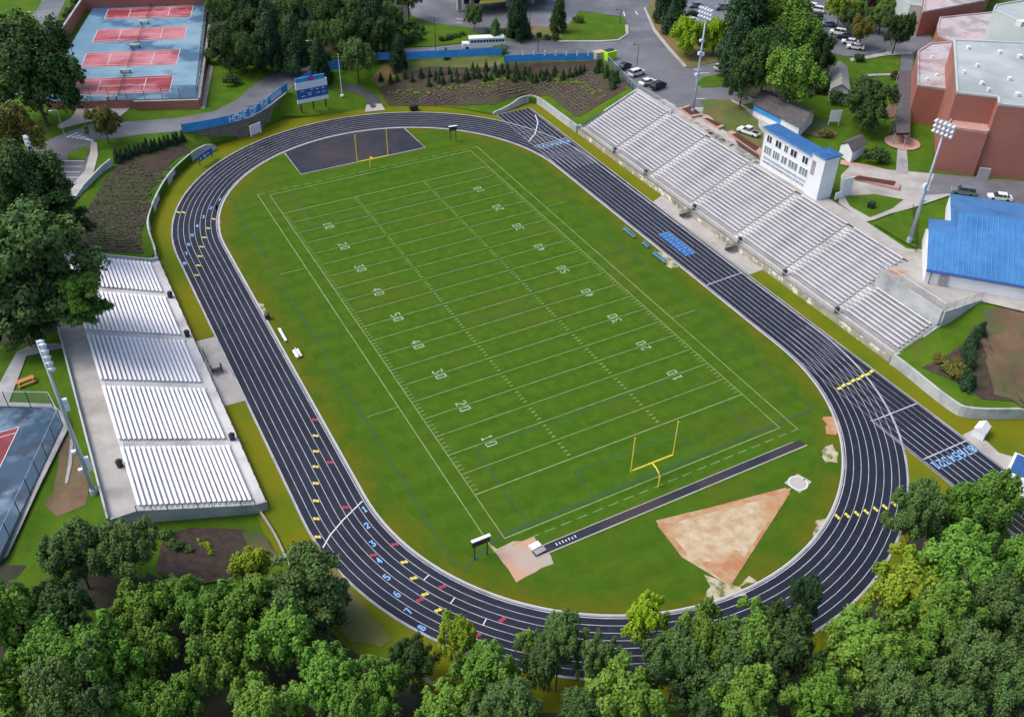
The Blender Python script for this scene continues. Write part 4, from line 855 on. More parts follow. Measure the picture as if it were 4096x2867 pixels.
# ---------------------------------------------------------------- tennis
def court(name, corners, z, mat, parent=None, off=None):
    P = [Vector((*at(*p, z)[:2], z)) for p in corners]; return P
ZT = 6.4
pl = [at(*p, ZT) for p in ((215,8),(466,2),(444,220),(165,228),(100,228),(165,90))]
zb = 3.6
tc = empty('tennis_court', (pl[0].x, pl[0].y, ZT), 0, 'block of four wet blue and red tennis courts at the top left', 'tennis court'); o = Vector((pl[0].x, pl[0].y, ZT))
poly = [(p.x-o.x, p.y-o.y) for p in pl]
MB().prism(poly, -3.2, -.06).build('base', G['brick'], tc); MB().prism([(x*.999, y*.999) for x, y in poly], -.058, 0).build('surface', G['court'], tc)
def lerp(a, b, t): return a+(b-a)*t
def courtmark(cs, red, rmat, z=ZT, root=None, oo=None, lw=.14):
    BL, TL, TR, BR = [at(*p, z)-oo for p in cs]; up = Vector((0,0,.02))
    red.quad(BL+up, BR+up, TR+up, TL+up)
    W = lambda u, v: lerp(lerp(BL, BR, u), lerp(TL, TR, u), v)
    def ln(u0, v0, u1, v1): a, b = W(u0, v0), W(u1, v1); lines.ribbon_z(a, b, lw, z-oo.z+.045)
    for a in ((0,0,1,0),(0,1,1,1),(0,0,0,1),(1,0,1,1),(0,.125,1,.125),(0,.875,1,.875),(.27,.125,.27,.875),(.73,.125,.73,.875),(.27,.5,.73,.5)): ln(*a)
def _rz(s, a, b, wd, z): d = (b-a).normalized(); n = Vector((-d.y, d.x, 0))*wd/2; s.quad((a.x+n.x, a.y+n.y, z), (a.x-n.x, a.y-n.y, z), (b.x-n.x, b.y-n.y, z), (b.x+n.x, b.y+n.y, z)); return s
MB.ribbon_z = _rz
lines = MB(); red = MB()
CT = [((234,43.5),(243,21.5),(433,13),(427,39)), ((207,96),(220,67),(420,59),(413,88)), ((181,152),(194,119.5),(404,111),(395,146)), ((154,214),(168,178),(389,169),(380,207))]
for c in CT: courtmark(c, red, None, ZT, tc, o)
red.build('playing_surface', G['courtr'], tc); lines.build('court_line', G['white'], tc)
for i, c in enumerate(CT):
    BL, TL, TR, BR = [at(*p, ZT)-o for p in c]; a, b = lerp(BL, BR, .5), lerp(TL, TR, .5); d = (b-a).normalized(); a -= d*.9; b += d*.9
    n = MB().quad(a+Vector((0,0,.05)), b+Vector((0,0,.05)), b+Vector((0,0,1)), a+Vector((0,0,1))); nt_ = n.build('net', G['fenced'], tc)
    MB().tube([a, a+Vector((0,0,1.1))], .06, 5).build('net_post', G['dark'], tc); MB().tube([b, b+Vector((0,0,1.1))], .06, 5).build('net_post', G['dark'], tc)
for i, (px, py, l) in enumerate(((323,48,'farthest'),(302,101,'second farthest'),(281,157,'third farthest'),(250,217,'nearest'))):
    p = at(px, py, ZT+.8); b_ = empty('shade_bench', (p.x, p.y, ZT+.02), math.radians(-21), 'cream topped bench by the tennis nets, %s from the camera' % l, 'bench', 'benches between the tennis courts')
    MB().box((0,0,.9), (2.6,1.0,.1)).build('top', G['sandw'], b_); [MB().box((s*1.1,0,.43), (.1,.8,.84)).build('leg', G['dark'], b_) for s in (-1, 1)]; MB().box((0,0,.45), (2,.4,.06)).build('seat', G['steel'], b_)
fence([pl[2], pl[1]], 3.2, 'court_fence', 'dark chain-link fence on the right side of the top left tennis courts', 'fence', 4, mat='fenced', post='dark', rail='concg', pr=.06)
fence([pl[3], pl[2]], 3.2, 'court_fence', 'dark chain-link fence on the near side of the top left tennis courts', 'fence', 4, mat='fence', post='dark', rail='dark', pr=.05)
def brickwall(a, b, z0, z1, th, name, label, mat='brick'):
    a, b = Vector(a), Vector(b); d = (b-a).normalized(); n = Vector((-d.y, d.x))*th/2; r = empty(name, (a.x, a.y, z0), 0, label, 'wall')
    MB().prism([tuple(p-a) for p in (a+n, a-n, b-n, b+n)], 0, z1-z0).build('wall_face', G[mat], r); MB().prism([tuple(p-a) for p in (a+n*1.3, a-n*1.3, b-n*1.3, b+n*1.3)], z1-z0+.002, z1-z0+.15).build('coping', G['concg'], r)
brickwall(at(118,95,9)[:2], at(190,-12,9)[:2], 5, 9, .5, 'brick_wall', 'high pinkish brick wall along the left side of the tennis courts', 'brickl')
brickwall(at(190,-2,9)[:2], at(470,-10,9)[:2], 5, 9, .5, 'brick_wall', 'dark brick wall along the far end of the tennis courts')
brickwall(P2(at(446,226,6.2)), P2(at(300,230,6.2)), 2.8, 6.38, .5, 'brick_wall', 'dark brick retaining wall under the near edge of the tennis courts')
brickwall(P2(at(447,224,6.2)), P2(at(470,60,6.2)), 2.8, 6.6, .5, 'brick_wall', 'pink brick retaining wall under the right edge of the tennis courts', 'brickl')
# lower left court
ZL = 7.2
pl = [at(*p, ZL) for p in ((-60,915),(118,916),(140,955),(0,1250),(-120,1300),(-150,1000))]
tl = empty('tennis_court', (pl[0].x, pl[0].y, ZL), 0, 'wet dark blue tennis court with a maroon playing area at the left edge', 'tennis court'); o = Vector((pl[0].x, pl[0].y, ZL))
MB().prism([(p.x-o.x, p.y-o.y) for p in pl], -3.5, 0.25).build('surface', G['courtw'], tl)
lines = MB(); P = [at(*p, ZL+.27)-o for p in ((-130,1005),(43,957),(-12,1072),(-190,1120))]; MB().quad(*P).build('playing_surface', G['courtd'], tl)
for a, b in ((P[0],P[1]),(P[1],P[2]),(P[2],P[3]),(lerp(P[1],P[2],.12),lerp(P[0],P[3],.12))): lines.ribbon_z(a, b, .12, .3)
lines.build('court_line', G['white'], tl)
patch('path', [(118,910),(150,935),(160,955),(70,1140),(20,1250),(5,1262),(0,1250),(140,958),(118,918),(-20,915),(-20,905)], G['concg'], 9)
fence([at(-30,912,ZL+.3), at(120,914,ZL+.3), at(141,954,ZL+.3), at(70,1110,ZL+.3), at(0,1262,ZL+.3)], 3.0, 'court_fence', 'tall dark chain-link fence round the lower left tennis court', 'fence', 3.5, mat='fence', post='dark', rail='steel', pr=.05)
patch('path', [(38,790),(70,775),(130,770),(150,780),(60,800),(20,905),(-20,905),(0,860)], G['concg'], 3)
# ---------------------------------------------------------------- sports equipment
def goalpost(y, s, label):
    r = empty('goal_post', (0, y+s*2.1, 0), 0, label, 'goal post')
    m = MB(); m.tube([(0,0,0),(0,0,1.9),(0,-s*.35,2.6),(0,-s*1.1,2.98),(0,-s*2.1,3.05)], .12, 8); m.build('base_post', G['gpost'], r)
    MB().tube([(-3.73,-s*2.1,3.05),(3.73,-s*2.1,3.05)], .15, 6).build('crossbar', G['gpost'], r)
    for x in (-3.7, 3.7): MB().tube([(x,-s*2.1,3.0),(x,-s*2.1,9.6)], .1, 6).build('upright', G['gpost'], r)
    return r
goalpost(-54.5, -1, 'bright yellow football goal post at the near end of the field'); goalpost(55.3, 1, 'yellow football goal post at the far end in front of the dark pad')
def playclock(p, rz, wd, label, lit):
    r = empty('play_clock', p, rz, label, 'scoreboard')
    for x in (-wd*.36, wd*.36): MB().tube([(x,0,0),(x,0,3.0)], .09, 5).build('leg', G['dark'], r)
    MB().box((0,0,3.2), (wd,.3,1.0)).build('display', G['signb' if lit else 'dark'], r); MB().box((0,-.0,3.78), (wd+.15,.5,.14)).build('hood', G['signw'], r)
playclock((-28.7,-56.3,0), math.radians(0), 2.6, 'dark play clock sign on two legs near the sand pit', 0)
playclock((23.0,61.6,0), math.radians(-8), 1.9, 'small dark play clock sign on two legs near the far end of the field', 0)
r = empty('scoreboard', at(700,232,2.6), math.radians(-4), 'large white and blue scoreboard with a magenta emblem on the bank beyond the track', 'scoreboard')
a, b = at(668,236,3.2), at(737,222,3.2); b = Vector((b.x, b.y, a.z)); mid = (a+b)/2; r.location = (mid.x, mid.y, 1.6); ang = math.atan2((b-a).y, (b-a).x); r.rotation_euler.z = ang; W_ = (b-a).length
for x in (-W_*.4, 0, W_*.4): MB().box((x,.25,1.4), (.3,.3,3.4)).build('post', G['dark'], r)
MB().box((0,0,2.4), (W_,.4,1.0)).build('lower_panel', G['signw'], r); MB().box((0,0,4.15), (W_,.4,2.5)).build('score_panel', G['signb'], r)
MB().box((0,0,6.3), (W_,.45,1.8)).build('header_panel', G['signw'], r); MB().box((-.2,.05,7.75), (W_*.92,.35,1.1)).build('top_panel', G['banner'], r)
m = MB(); m.tube([(0,-.15,7.9),(0,-.22,7.9)], .75, 16); m.build('emblem', G['pinkmag'], r)
m = MB()
for x, z, l in ((-2.6,4.9,.7),(-.1,5.0,.6),(1.3,4.9,.8),(2.8,4.9,.7),(-2.4,3.6,1.),(-.7,4.2,.9),(-.7,3.7,.8),(1.4,3.9,1.),(2.9,3.9,.8)): m.box((x*W_/8,-.22,z), (l,.04,.16))
for x in (-3,-1.8,-.6,.6,1.8): m.box((x*W_/8,-.24,6.3), (.8,.03,.18))
m.build('lettering', G['bannerl'], r)
r = empty('flagpole', (*at(767,213,2.4)[:2], 2.0), 0, 'slim white flagpole rising in front of the bank right of the scoreboard', 'flagpole'); MB().tube([(0,0,0),(0,0,11)], [.11,.06], 6).build('pole', G['signw'], r); MB().tube([(0,0,11),(0,0,11.15)], .12, 6).build('finial', G['gpost'], r); MB().tube([(0,0,0),(0,0,.4)], .5, 10).build('base', G['pinkw'], r)
def board(px, z, wd, hh, z0, rz, label, mat, leg='dark', name='sign_board', marks=None):
    p = at(*px, z); r = empty(name, (p.x, p.y, z), rz, label, 'sign')
    for x in (-wd*.46, wd*.46): MB().box((x,.05,(z0+hh)/2), (.16,.16,z0+hh)).build('post', G[leg], r)
    pn = MB().box((0,-.06,z0+hh/2), (wd,.1,hh)).build('panel', G[mat], r)
    if marks:
        m = MB(); [m.box((x,-.13,z0+zz), (l,.03,t)) for x, zz, l, t in marks]; m.build('lettering', G['bannerl'], r)
    return r
p = at(456,362,1.2); board((463,362), 0.4, 5.0, 1.5, .9, math.radians(40), 'dark blue sign board on two posts in front of the curved wall', 'signb', marks=[(-1.8,.6,.4,.5),(-.4,.8,1,.35),(.9,.75,.8,.25),(-.2,.4,.7,.2)])
board((575,303), 2.2, 3.2, 2.4, .4, math.radians(25), 'pinkish white framed sign at the foot of the stone wall', 'pinkw', 'steel')
board((1868,282), 7.5, 2.6, 2.8, 1.0, math.radians(-25), 'tilted white square sign beside the big round tree behind the press box', 'cream', 'cream')
# benches by the field
def bench(p, rz, ln, mt, label, grp=None, back=True):
    r = empty('team_bench', p, rz, label, 'bench', grp); MB().box((0,0,.45), (.45,ln,.07)).build('seat', G[mt], r)
    if back: MB().box((.3,0,.8), (.07,ln,.3)).build('backrest', G[mt], r)
    for y in (-ln*.4, 0, ln*.4): MB().box((.05,y,.2), (.5,.08,.42)).build('leg', G[mt], r)
    return r
G['benchblue'] = pmat('blue_bench', (.07,.18,.25), (.10,.24,.32), 1.)
for px, ln, l in (((1409,526),4.2,'blue team bench on the right sideline, farthest of the three'), ((1446,553),2.0,'short blue grey bench between the two long blue benches'), ((1477,582),4.2,'blue team bench on the right sideline, nearest of the three')):
    bench(at(*px), 0, ln, 'benchblue', l)
bench(at(634,754), 0, 4.0, 'benchb', 'long narrow white bench on the left sideline', back=False); b_ = bench(at(663,797), 0, 2.2, 'benchb', 'wide white double bench on the left sideline', back=True); MB().box((.6,0,.45), (.5,2.2,.07)).build('second_seat', G['benchb'], b_)
r = empty('storage_bin', at(600,715), 0, 'black bin at the inner edge of the left straight', 'bin'); MB().tube([(0,0,0),(0,0,1.1)], [.4,.5], 10).build('bin_body', G['black'], r); MB().tube([(0,0,1.1),(0,0,1.25)], [.55,.3], 10).build('bin_lid', G['dark'], r)
r = empty('hurdle_cart', at(928,247,.1), 0, 'dark equipment box on the grass beyond the far bend', 'equipment box'); MB().box((0,0,.7), (2.0,1.2,1.1)).build('box', G['black'], r); [MB().tube([(x,-.5,.2),(x,.5,.2)], .2, 8).build('wheel', G['tyre'], r) for x in (-.7,.7)]
r = empty('shed_hut', at(2196,975,.0), math.radians(20), 'white equipment box with a peaked lid beside the straight near the right edge', 'hut'); r.scale = (.8,.8,.8)
MB().box((0,0,1.0), (2.6,2.2,2.0)).build('wall', G['cream'], r); MB().add([(-1.4,-1.2,2.0),(1.4,-1.2,2.0),(1.4,1.2,2.0),(-1.4,1.2,2.0),(-1.4,0,2.9),(1.4,0,2.9)], [(0,1,5,4),(2,3,4,5),(0,4,3),(1,2,5)]).build('roof', G['cream'], r)
r = empty('landing_mat', at(2290,1055,.0), math.radians(25), 'blue and white pole vault mat at the right edge beside the straight', 'mat'); MB().box((0,0,.35), (5.5,3.6,.7)).build('foam_base', G['cream'], r); MB().box((.1,0,.76), (4.6,2.8,.1)).build('cover', G['deepblue'], r)
r = empty('canopy_tent', at(2275,1092,2.6), .4, 'white canopy among the trees at the end of the straight', 'tent'); r.location.z = 0
MB().add([(-2.5,-2.5,2.4),(2.5,-2.5,2.4),(2.5,2.5,2.4),(-2.5,2.5,2.4),(0,0,3.6)], [(0,1,4),(1,2,4),(2,3,4),(3,0,4)]).build('roof', G['cream'], r); [MB().tube([(x,y,0),(x,y,2.4)], .06, 5).build('leg', G['steel'], r) for x in (-2.4,2.4) for y in (-2.4,2.4)]
r = empty('heat_pump', (*at(1952,466,7.6)[:2], h(*at(1952,466,7.6)[:2])+.2), .3, 'dark square utility box on the small lawn beside the press box', 'utility box'); MB().box((0,0,.6), (1.3,1.1,1.2)).build('cabinet', G['black'], r); MB().box((0,0,.02), (2,1.8,.12)).build('base_slab', G['conc'], r)
r = empty('sand_box_cover', at(1200,1226,.0), .1, 'white cover at the end of the dark jump runway', 'cover'); MB().box((0,0,.25), (1.5,1.0,.3)).build('lid', G['cream'], r); MB().box((.1,-1.0,.15), (1.6,.8,.25)).build('board', G['concg'], r)
r = empty('picnic_table', (*at(60,862,6.5)[:2], h(*at(60,862,6.5)[:2])), .2, 'orange wooden bench on the grass behind the left stand', 'bench')
MB().box((0,0,.7), (2.6,.7,.08)).build('top', G['wood'], r); [MB().box((0,y,.42), (2.6,.3,.06)).build('seat', G['wood'], r) for y in (-.8,.8)]; [MB().box((x,0,.35), (.1,1.4,.68)).build('leg', G['wood'], r) for x in (-1,1)]
r = empty('dumpster', at(1366,133,7.5), .1, 'bright lime green waste container at the end of the blue banner', 'waste container'); MB().box((0,0,1.2), (3.1,2.2,2.2)).build('bin_body', G['lime'], r); MB().box((0,.2,2.4), (2.6,1.6,.12)).build('lid', G['black'], r); [MB().tube([(x,-1,.1),(x,-.8,.1)], .12, 8).build('wheel', G['black'], r) for x in (-1,1)]
r = empty('crate_pile', at(1342,131,7.6), 0, 'tan wooden crate between the blue banner and the green container', 'crate'); MB().box((0,0,.9), (2.6,2.0,1.8)).build('box', G['conc'], r); MB().box((0,0,1.85), (2.7,2.1,.08)).build('lid', G['sand'], r)
# long planter walls behind the stand
def planter(pts, label):
    P = [at(*p, 8.1) for p in pts]; r = empty('brick_planter', P[0], 0, label, 'planter'); q = [((p-P[0]).x, (p-P[0]).y) for p in P]
    MB().prism(q, -.8, .1).build('brick_edge', G['brickp'], r); c = Vector((sum(x for x, y in q)/len(q), sum(y for x, y in q)/len(q)))
    MB().prism([((x-c.x)*.93+c.x, (y-c.y)*.72+c.y) for x, y in q], .102, .18).build('soil', pmat('dark_red_mulch', (.07,.02,.015), (.1,.03,.02), 2.), r)
planter([(1573,264),(1582,263),(1624,283),(1612,288)], 'small brick edged planter left of the white pickup'); planter([(1630,297),(1642,293),(1712,338),(1706,348)], 'long brick edged planter below the white pickup'); planter([(1524,243),(1545,236),(1575,258),(1552,262)], 'mulched planter round the foot of the far right light pole')
planter([(1905,397),(1912,390),(2018,412),(2016,424)], 'long brick edged planter behind the small lawn beside the press box')
# ---------------------------------------------------------------- light poles
def lightpole(base, z, H, rz, label, rows, ncol, boxes, lean=0):
    b = at(*base, z); r = empty('light_pole', (b.x, b.y, z), 0, label, 'light pole')
    MB().tube([(0,0,0),(0,0,H)], [.36,.14], 10).build('pole', G['steel'], r, True)
    MB().tube([(0,0,0),(0,0,1.2)], .48, 10).build('base_sleeve', G['steel'], r)
    c, s = math.cos(rz), math.sin(rz)
    for k in range(rows):
        z_ = H-.2-k*.9; L = (ncol-1)*.85+.5
        MB().tube([(-c*L/2,-s*L/2,z_),(c*L/2,s*L/2,z_)], .07, 5).build('crossarm', G['steel'], r)
    lm = None; n = 0
    for k in range(rows):
        for i in range(ncol):
            t_ = (i-(ncol-1)/2)*.85; p = Vector((c*t_, s*t_, H-.2-k*.9))
            if lm is None:
                f = Vector((-s, c, 0)); f = f if True else -f
                m = MB(); d = Vector((0, .75, -.45)); m.tube([(0,0,-.05),(0,.3,-.15),(0,.62,-.38)], [.14,.27,.34], 8); lm = m.build('floodlight', G['lamp'], r, True)
                o_ = lm
            else: o_ = lm.copy(); COL.objects.link(o_); o_.parent = r
            o_.location = p; o_.rotation_euler.z = rz
    for zz, sd, sz in boxes: MB().box((sd*.55, 0, zz), (.55,.5,sz)).build('control_box', G['lamp'], r)
    return r
lightpole((213,1110), 6.4, 25.6, math.radians(-80), 'tall grey floodlight pole behind the left stand, nearest to the camera', 5, 2, [(16.2,1,.9),(15.2,1,.7),(6.2,1,1.1),(5.0,1,.9),(4.9,-1,.5),(8.2,-1,.4)])
lightpole((2037,545), 7.5, 24.4, math.radians(98), 'tall grey floodlight pole between the stand and the blue-roofed building', 3, 5, [(12.2,-1,.7),(10.6,1,.9),(8.8,1,.6)])
lightpole((1553,255), 7.5, 24.9, math.radians(98), 'tall grey floodlight pole behind the far end of the big stand', 3, 5, [(14.6,-1,.7),(14.2,1,.7),(9.6,-1,.4),(17.5,-1,.4)])
lightpole((112,485), 5.5, 17.0, math.radians(-80), 'grey floodlight pole rising from the trees at the left edge beyond the left stand', 5, 2, [])
def streetlamp(px, z, H, label, arm=-1, mat='dark'):
    b = at(*px, z); r = empty('street_lamp', (b.x, b.y, h(b.x, b.y)), 0, label, 'street lamp'); MB().tube([(0,0,0),(0,0,H)], [.1,.06], 6).build('pole', G[mat], r)
    MB().tube([(0,0,H),(arm*1.2,0,H+.15)], .05, 5).build('arm', G[mat], r); MB().box((arm*1.4,0,H+.12), (.7,.3,.14)).build('lamp_head', G['lamp' if mat == 'steel' else mat], r)
streetlamp((155,337), 4.5, 9.5, 'grey street lamp beside the zebra crossing on the left', -1, 'steel'); streetlamp((707,152), 5.5, 7.5, 'grey street lamp in front of the woods by the far road', -1, 'steel')
streetlamp((112,140), 5.8, 14, 'grey street lamp on the road in the top left corner', -1, 'steel')
streetlamp((977,112), 7.3, 9, 'dark lamp post on the lawn left of the white bus'); streetlamp((1206,118), 7.5, 4, 'dark lamp post beside the road behind the flagged blue banner'); streetlamp((1390,53), 7.5, 4.2, 'dark lamp post on the tip of the round lawn'); streetlamp((1188,60), 7.5, 6, 'dark lamp post beside the parking in front of the school'); streetlamp((1426,168), 7.5, 8, 'dark lamp post in the row of cars parked above the stand')
streetlamp((720,130), 6, 6, 'short grey lamp among the trees by the far road', 1, 'steel')
# ---------------------------------------------------------------- vehicles
def vehicle(kind, px, z, pa, pb, col, label, L=4.7):
    a, b = at(*pa, z+.6), at(*pb, z+.6); rz = math.atan2((b-a).y, (b-a).x); c = at(*px, z+.6)
    gz = max([h(c.x+i*1.2, c.y+j*1.2) for i in (-1,0,1) for j in (-1,0,1)])
    nm = {'sedan': 'parked_car', 'suv': 'parked_suv', 'pickup': 'pickup_truck', 'van': 'van'}[kind]
    r = empty(nm, (c.x, c.y, gz+.22), rz, label, {'sedan': 'car', 'suv': 'suv', 'pickup': 'pickup truck', 'van': 'van'}[kind])
    W_ = .92; hl = L/2
    if kind == 'sedan': low = [(-hl,.35),(-hl,.8),(-hl+.3,.95),(hl-1.3,.92),(hl-.15,.75),(hl,.5),(hl-.1,.3)]; top = [(-hl+.5,.93),(-hl+1.2,1.4),(.5,1.42),(1.25,.9)]
    elif kind == 'suv': low = [(-hl,.4),(-hl,1.05),(hl-1.2,1.1),(hl-.1,.95),(hl,.55),(hl-.1,.35)]; top = [(-hl+.08,1.05),(-hl+.35,1.72),(.6,1.74),(1.3,1.08)]
    elif kind == 'pickup': low = [(-hl,.5),(-hl,1.05),(hl-1.3,1.1),(hl-.1,1.0),(hl,.6),(hl-.1,.4)]; top = [(-.75,1.05),(-.55,1.8),(.7,1.8),(1.3,1.08)]
    else: low = [(-hl,.4),(-hl,1.2),(hl-.7,1.15),(hl,.6),(hl-.1,.35)]; top = [(-hl+.02,1.15),(-hl+.1,2.1),(1.2,2.1),(1.75,1.12)]
    def loft(prof, wb, wt, m):
        n = len(prof); zs = [p[1] for p in prof]; z0, z1 = min(zs), max(zs); vs = []
        for s in (-1, 1):
            for x, zz in prof: t_ = (zz-z0)/(z1-z0+1e-6); vs.append((x, s*(wb+(wt-wb)*t_), zz))
        m.add(vs, [tuple(range(n-1, -1, -1)), tuple(range(n, 2*n))]+[(i, (i+1)%n, n+(i+1)%n, n+i) for i in range(n)]); return m
    loft(low, W_, W_*.96, MB()).build('body', G[col], r)
    loft(top, W_*.9, W_*.72, MB()).build('window_glass', G['glass'], r)
    x0, x1 = top[1][0], top[2][0]; zt = top[1][1]; m = MB(); m.box(((x0+x1)/2, 0, zt+.03), (x1-x0+.1, W_*1.5, .07)); m.build('roof', G[col], r)
    m = MB()
    for x in (x0*.5+x1*.5, x0+.1): 
        for s in (-1, 1): m.box((x, s*W_*.8, (zt+top[0][1])/2), (.1,.08,zt-top[0][1]))
    m.build('pillar', G[col], r)
    if kind == 'pickup': MB().box((-hl+1.05,0,1.06), (1.9,1.5,.02)).build('bed_liner', G['black'], r)
    wm = None
    for x in (-hl+.95, hl-.95):
        for s in (-1, 1):
            if wm is None: wm = MB().tube([(0,-.11,0),(0,.11,0)], .34, 12).build('wheel', G['tyre'], r); o_ = wm
            else: o_ = wm.copy(); COL.objects.link(o_); o_.parent = r
            o_.location = (x, s*W_*.9, .34)
    for s in (-1, 1): MB().box((hl-.06, s*.65, .72), (.1,.3,.16)).build('headlight', G['lamp'], r)
    return r
Z = 7.5
V_ = [('sedan',(1738,20),(1720,18),(1756,22),'carsilv','silver car near the top edge right of the grey suv'), ('sedan',(1560,12),(1543,13),(1577,11),'cargrey','grey car near the top edge left of the far light pole head'), ('sedan',(1776,36),(1758,34),(1794,38),'carw','white car alone in the middle lane of the right hand car park'),
 ('sedan',(1895,83),(1876,81),(1915,86),'cardk','dark car squeezed between two white cars in the right hand row'), ('suv',(1832,22),(1812,19),(1852,26),'carw','white suv just below another white suv near the top edge'), ('sedan',(1600,62),(1582,63),(1618,61),'carsilv','silver car behind the right hand lime green tree'), ('sedan',(1655,84),(1640,86),(1672,82),'carw','white car tucked under the tall dark pine'), ('suv',(1760,2),(1742,0),(1778,4),'cargrey','grey suv at the top edge above the clump of trees'),
 ('sedan',(1400,149),(1412,143),(1386,156),'cardk','black car parked by the green screened fence, farthest of its row'), ('suv',(1428,165),(1450,160),(1410,172),'carw','white suv parked by the green screened fence'), ('sedan',(1452,185),(1474,180),(1434,192),'carw','white car between the white suv and the dark car near the stand'),
 ('suv',(1476,194),(1492,188),(1460,201),'cardk','dark suv parked nearest to the top corner of the stand'), ('pickup',(1678,297),(1657,289),(1702,305),'carw','white pickup truck parked behind the press box'), ('suv',(1619,152),(1636,146),(1600,159),'carw','white suv at the edge of the trees behind the far light pole'),
 ('pickup',(1636,139),(1618,143),(1656,136),'carw','white truck partly under the trees behind the far light pole'), ('suv',(1620,17),(1600,18),(1640,16),'cargrey','grey suv in the upper car park near the top edge'), ('sedan',(1640,43),(1620,44),(1660,42),'carblue','dark blue car in the upper car park beside the tall pines'),
 ('sedan',(1648,62),(1630,64),(1668,60),'carw','white car half hidden by the tall pines in the upper car park'), ('sedan',(1548,31),(1530,32),(1568,30),'cardk','black car in the upper car park left of the far light pole head'), ('sedan',(1548,47),(1530,48),(1568,46),'carw','white car below the black one left of the far light pole head'),
 ('suv',(1816,14),(1796,10),(1836,19),'carw','white suv nearest the top edge in the right hand car park'), ('sedan',(1857,54),(1838,54),(1877,55),'cargrey','grey blue car in the right hand car park above three white cars'), ('suv',(1879,73),(1860,70),(1900,76),'carw','white suv just below the grey blue car'),
 ('sedan',(1906,94),(1886,92),(1926,97),'carw','white car second from the end of the right hand row'), ('sedan',(1918,105),(1898,103),(1938,108),'carw','white car at the near end of the right hand row'), ('suv',(1828,36),(1808,34),(1848,38),'cardk','dark suv above the grey blue car in the right hand car park'), ('sedan',(1800,0),(1780,-2),(1820,2),'cardk','dark car cut by the top edge of the right hand car park'),
 ('suv',(2160,430),(2140,427),(2182,433),'cargrey','grey suv behind the blue roof'), ('sedan',(2242,442),(2220,440),(2264,445),'carw','white car behind the ridge of the blue roof')]
for k, px, a, b, c, l in V_: vehicle(k, px, Z, b, a, c, l, 5.3 if k == 'pickup' else 4.7)
# bus
a, b = at(1130,105,Z+.3), at(1040,109,Z+.3); c = (a+b)/2; r = empty('school_bus', (c.x, c.y, Z+.1), math.atan2((b-a).y, (b-a).x), 'white school bus on the road behind the blue banner', 'bus')
MB().box((-.7,0,1.85), (9.6,2.6,2.6)).build('body', G['carw'], r); MB().box((5.0,0,1.2), (1.9,2.1,1.2)).build('hood', G['carw'], r); m = MB(); m.tube([(-5.4,0,2.85),(4.0,0,2.85)], 1.12, 12); 
m.v = [(x, y*1.12, 3.1+(z-2.85)*.35) for x, y, z in m.v]; m.build('roof', G['cream'], r)
wn = None
for i in range(11):
    for s in (-1, 1):
        if wn is None: wn = MB().box((0,0,0), (.66,.05,.7)).build('window', G['glass'], r); o_ = wn
        else: o_ = wn.copy(); COL.objects.link(o_); o_.parent = r
        o_.location = (-5.0+i*.84, s*1.31, 2.4)
MB().box((4.12,0,2.1), (.06,2.0,.9)).build('windscreen', G['glass'], r)
for x in (-3.2, 4.7):
    for s in (-1, 1): MB().tube([(x,s*1.0-.15,.5),(x,s*1.0+.15,.5)], .5, 12).build('wheel', G['tyre'], r)
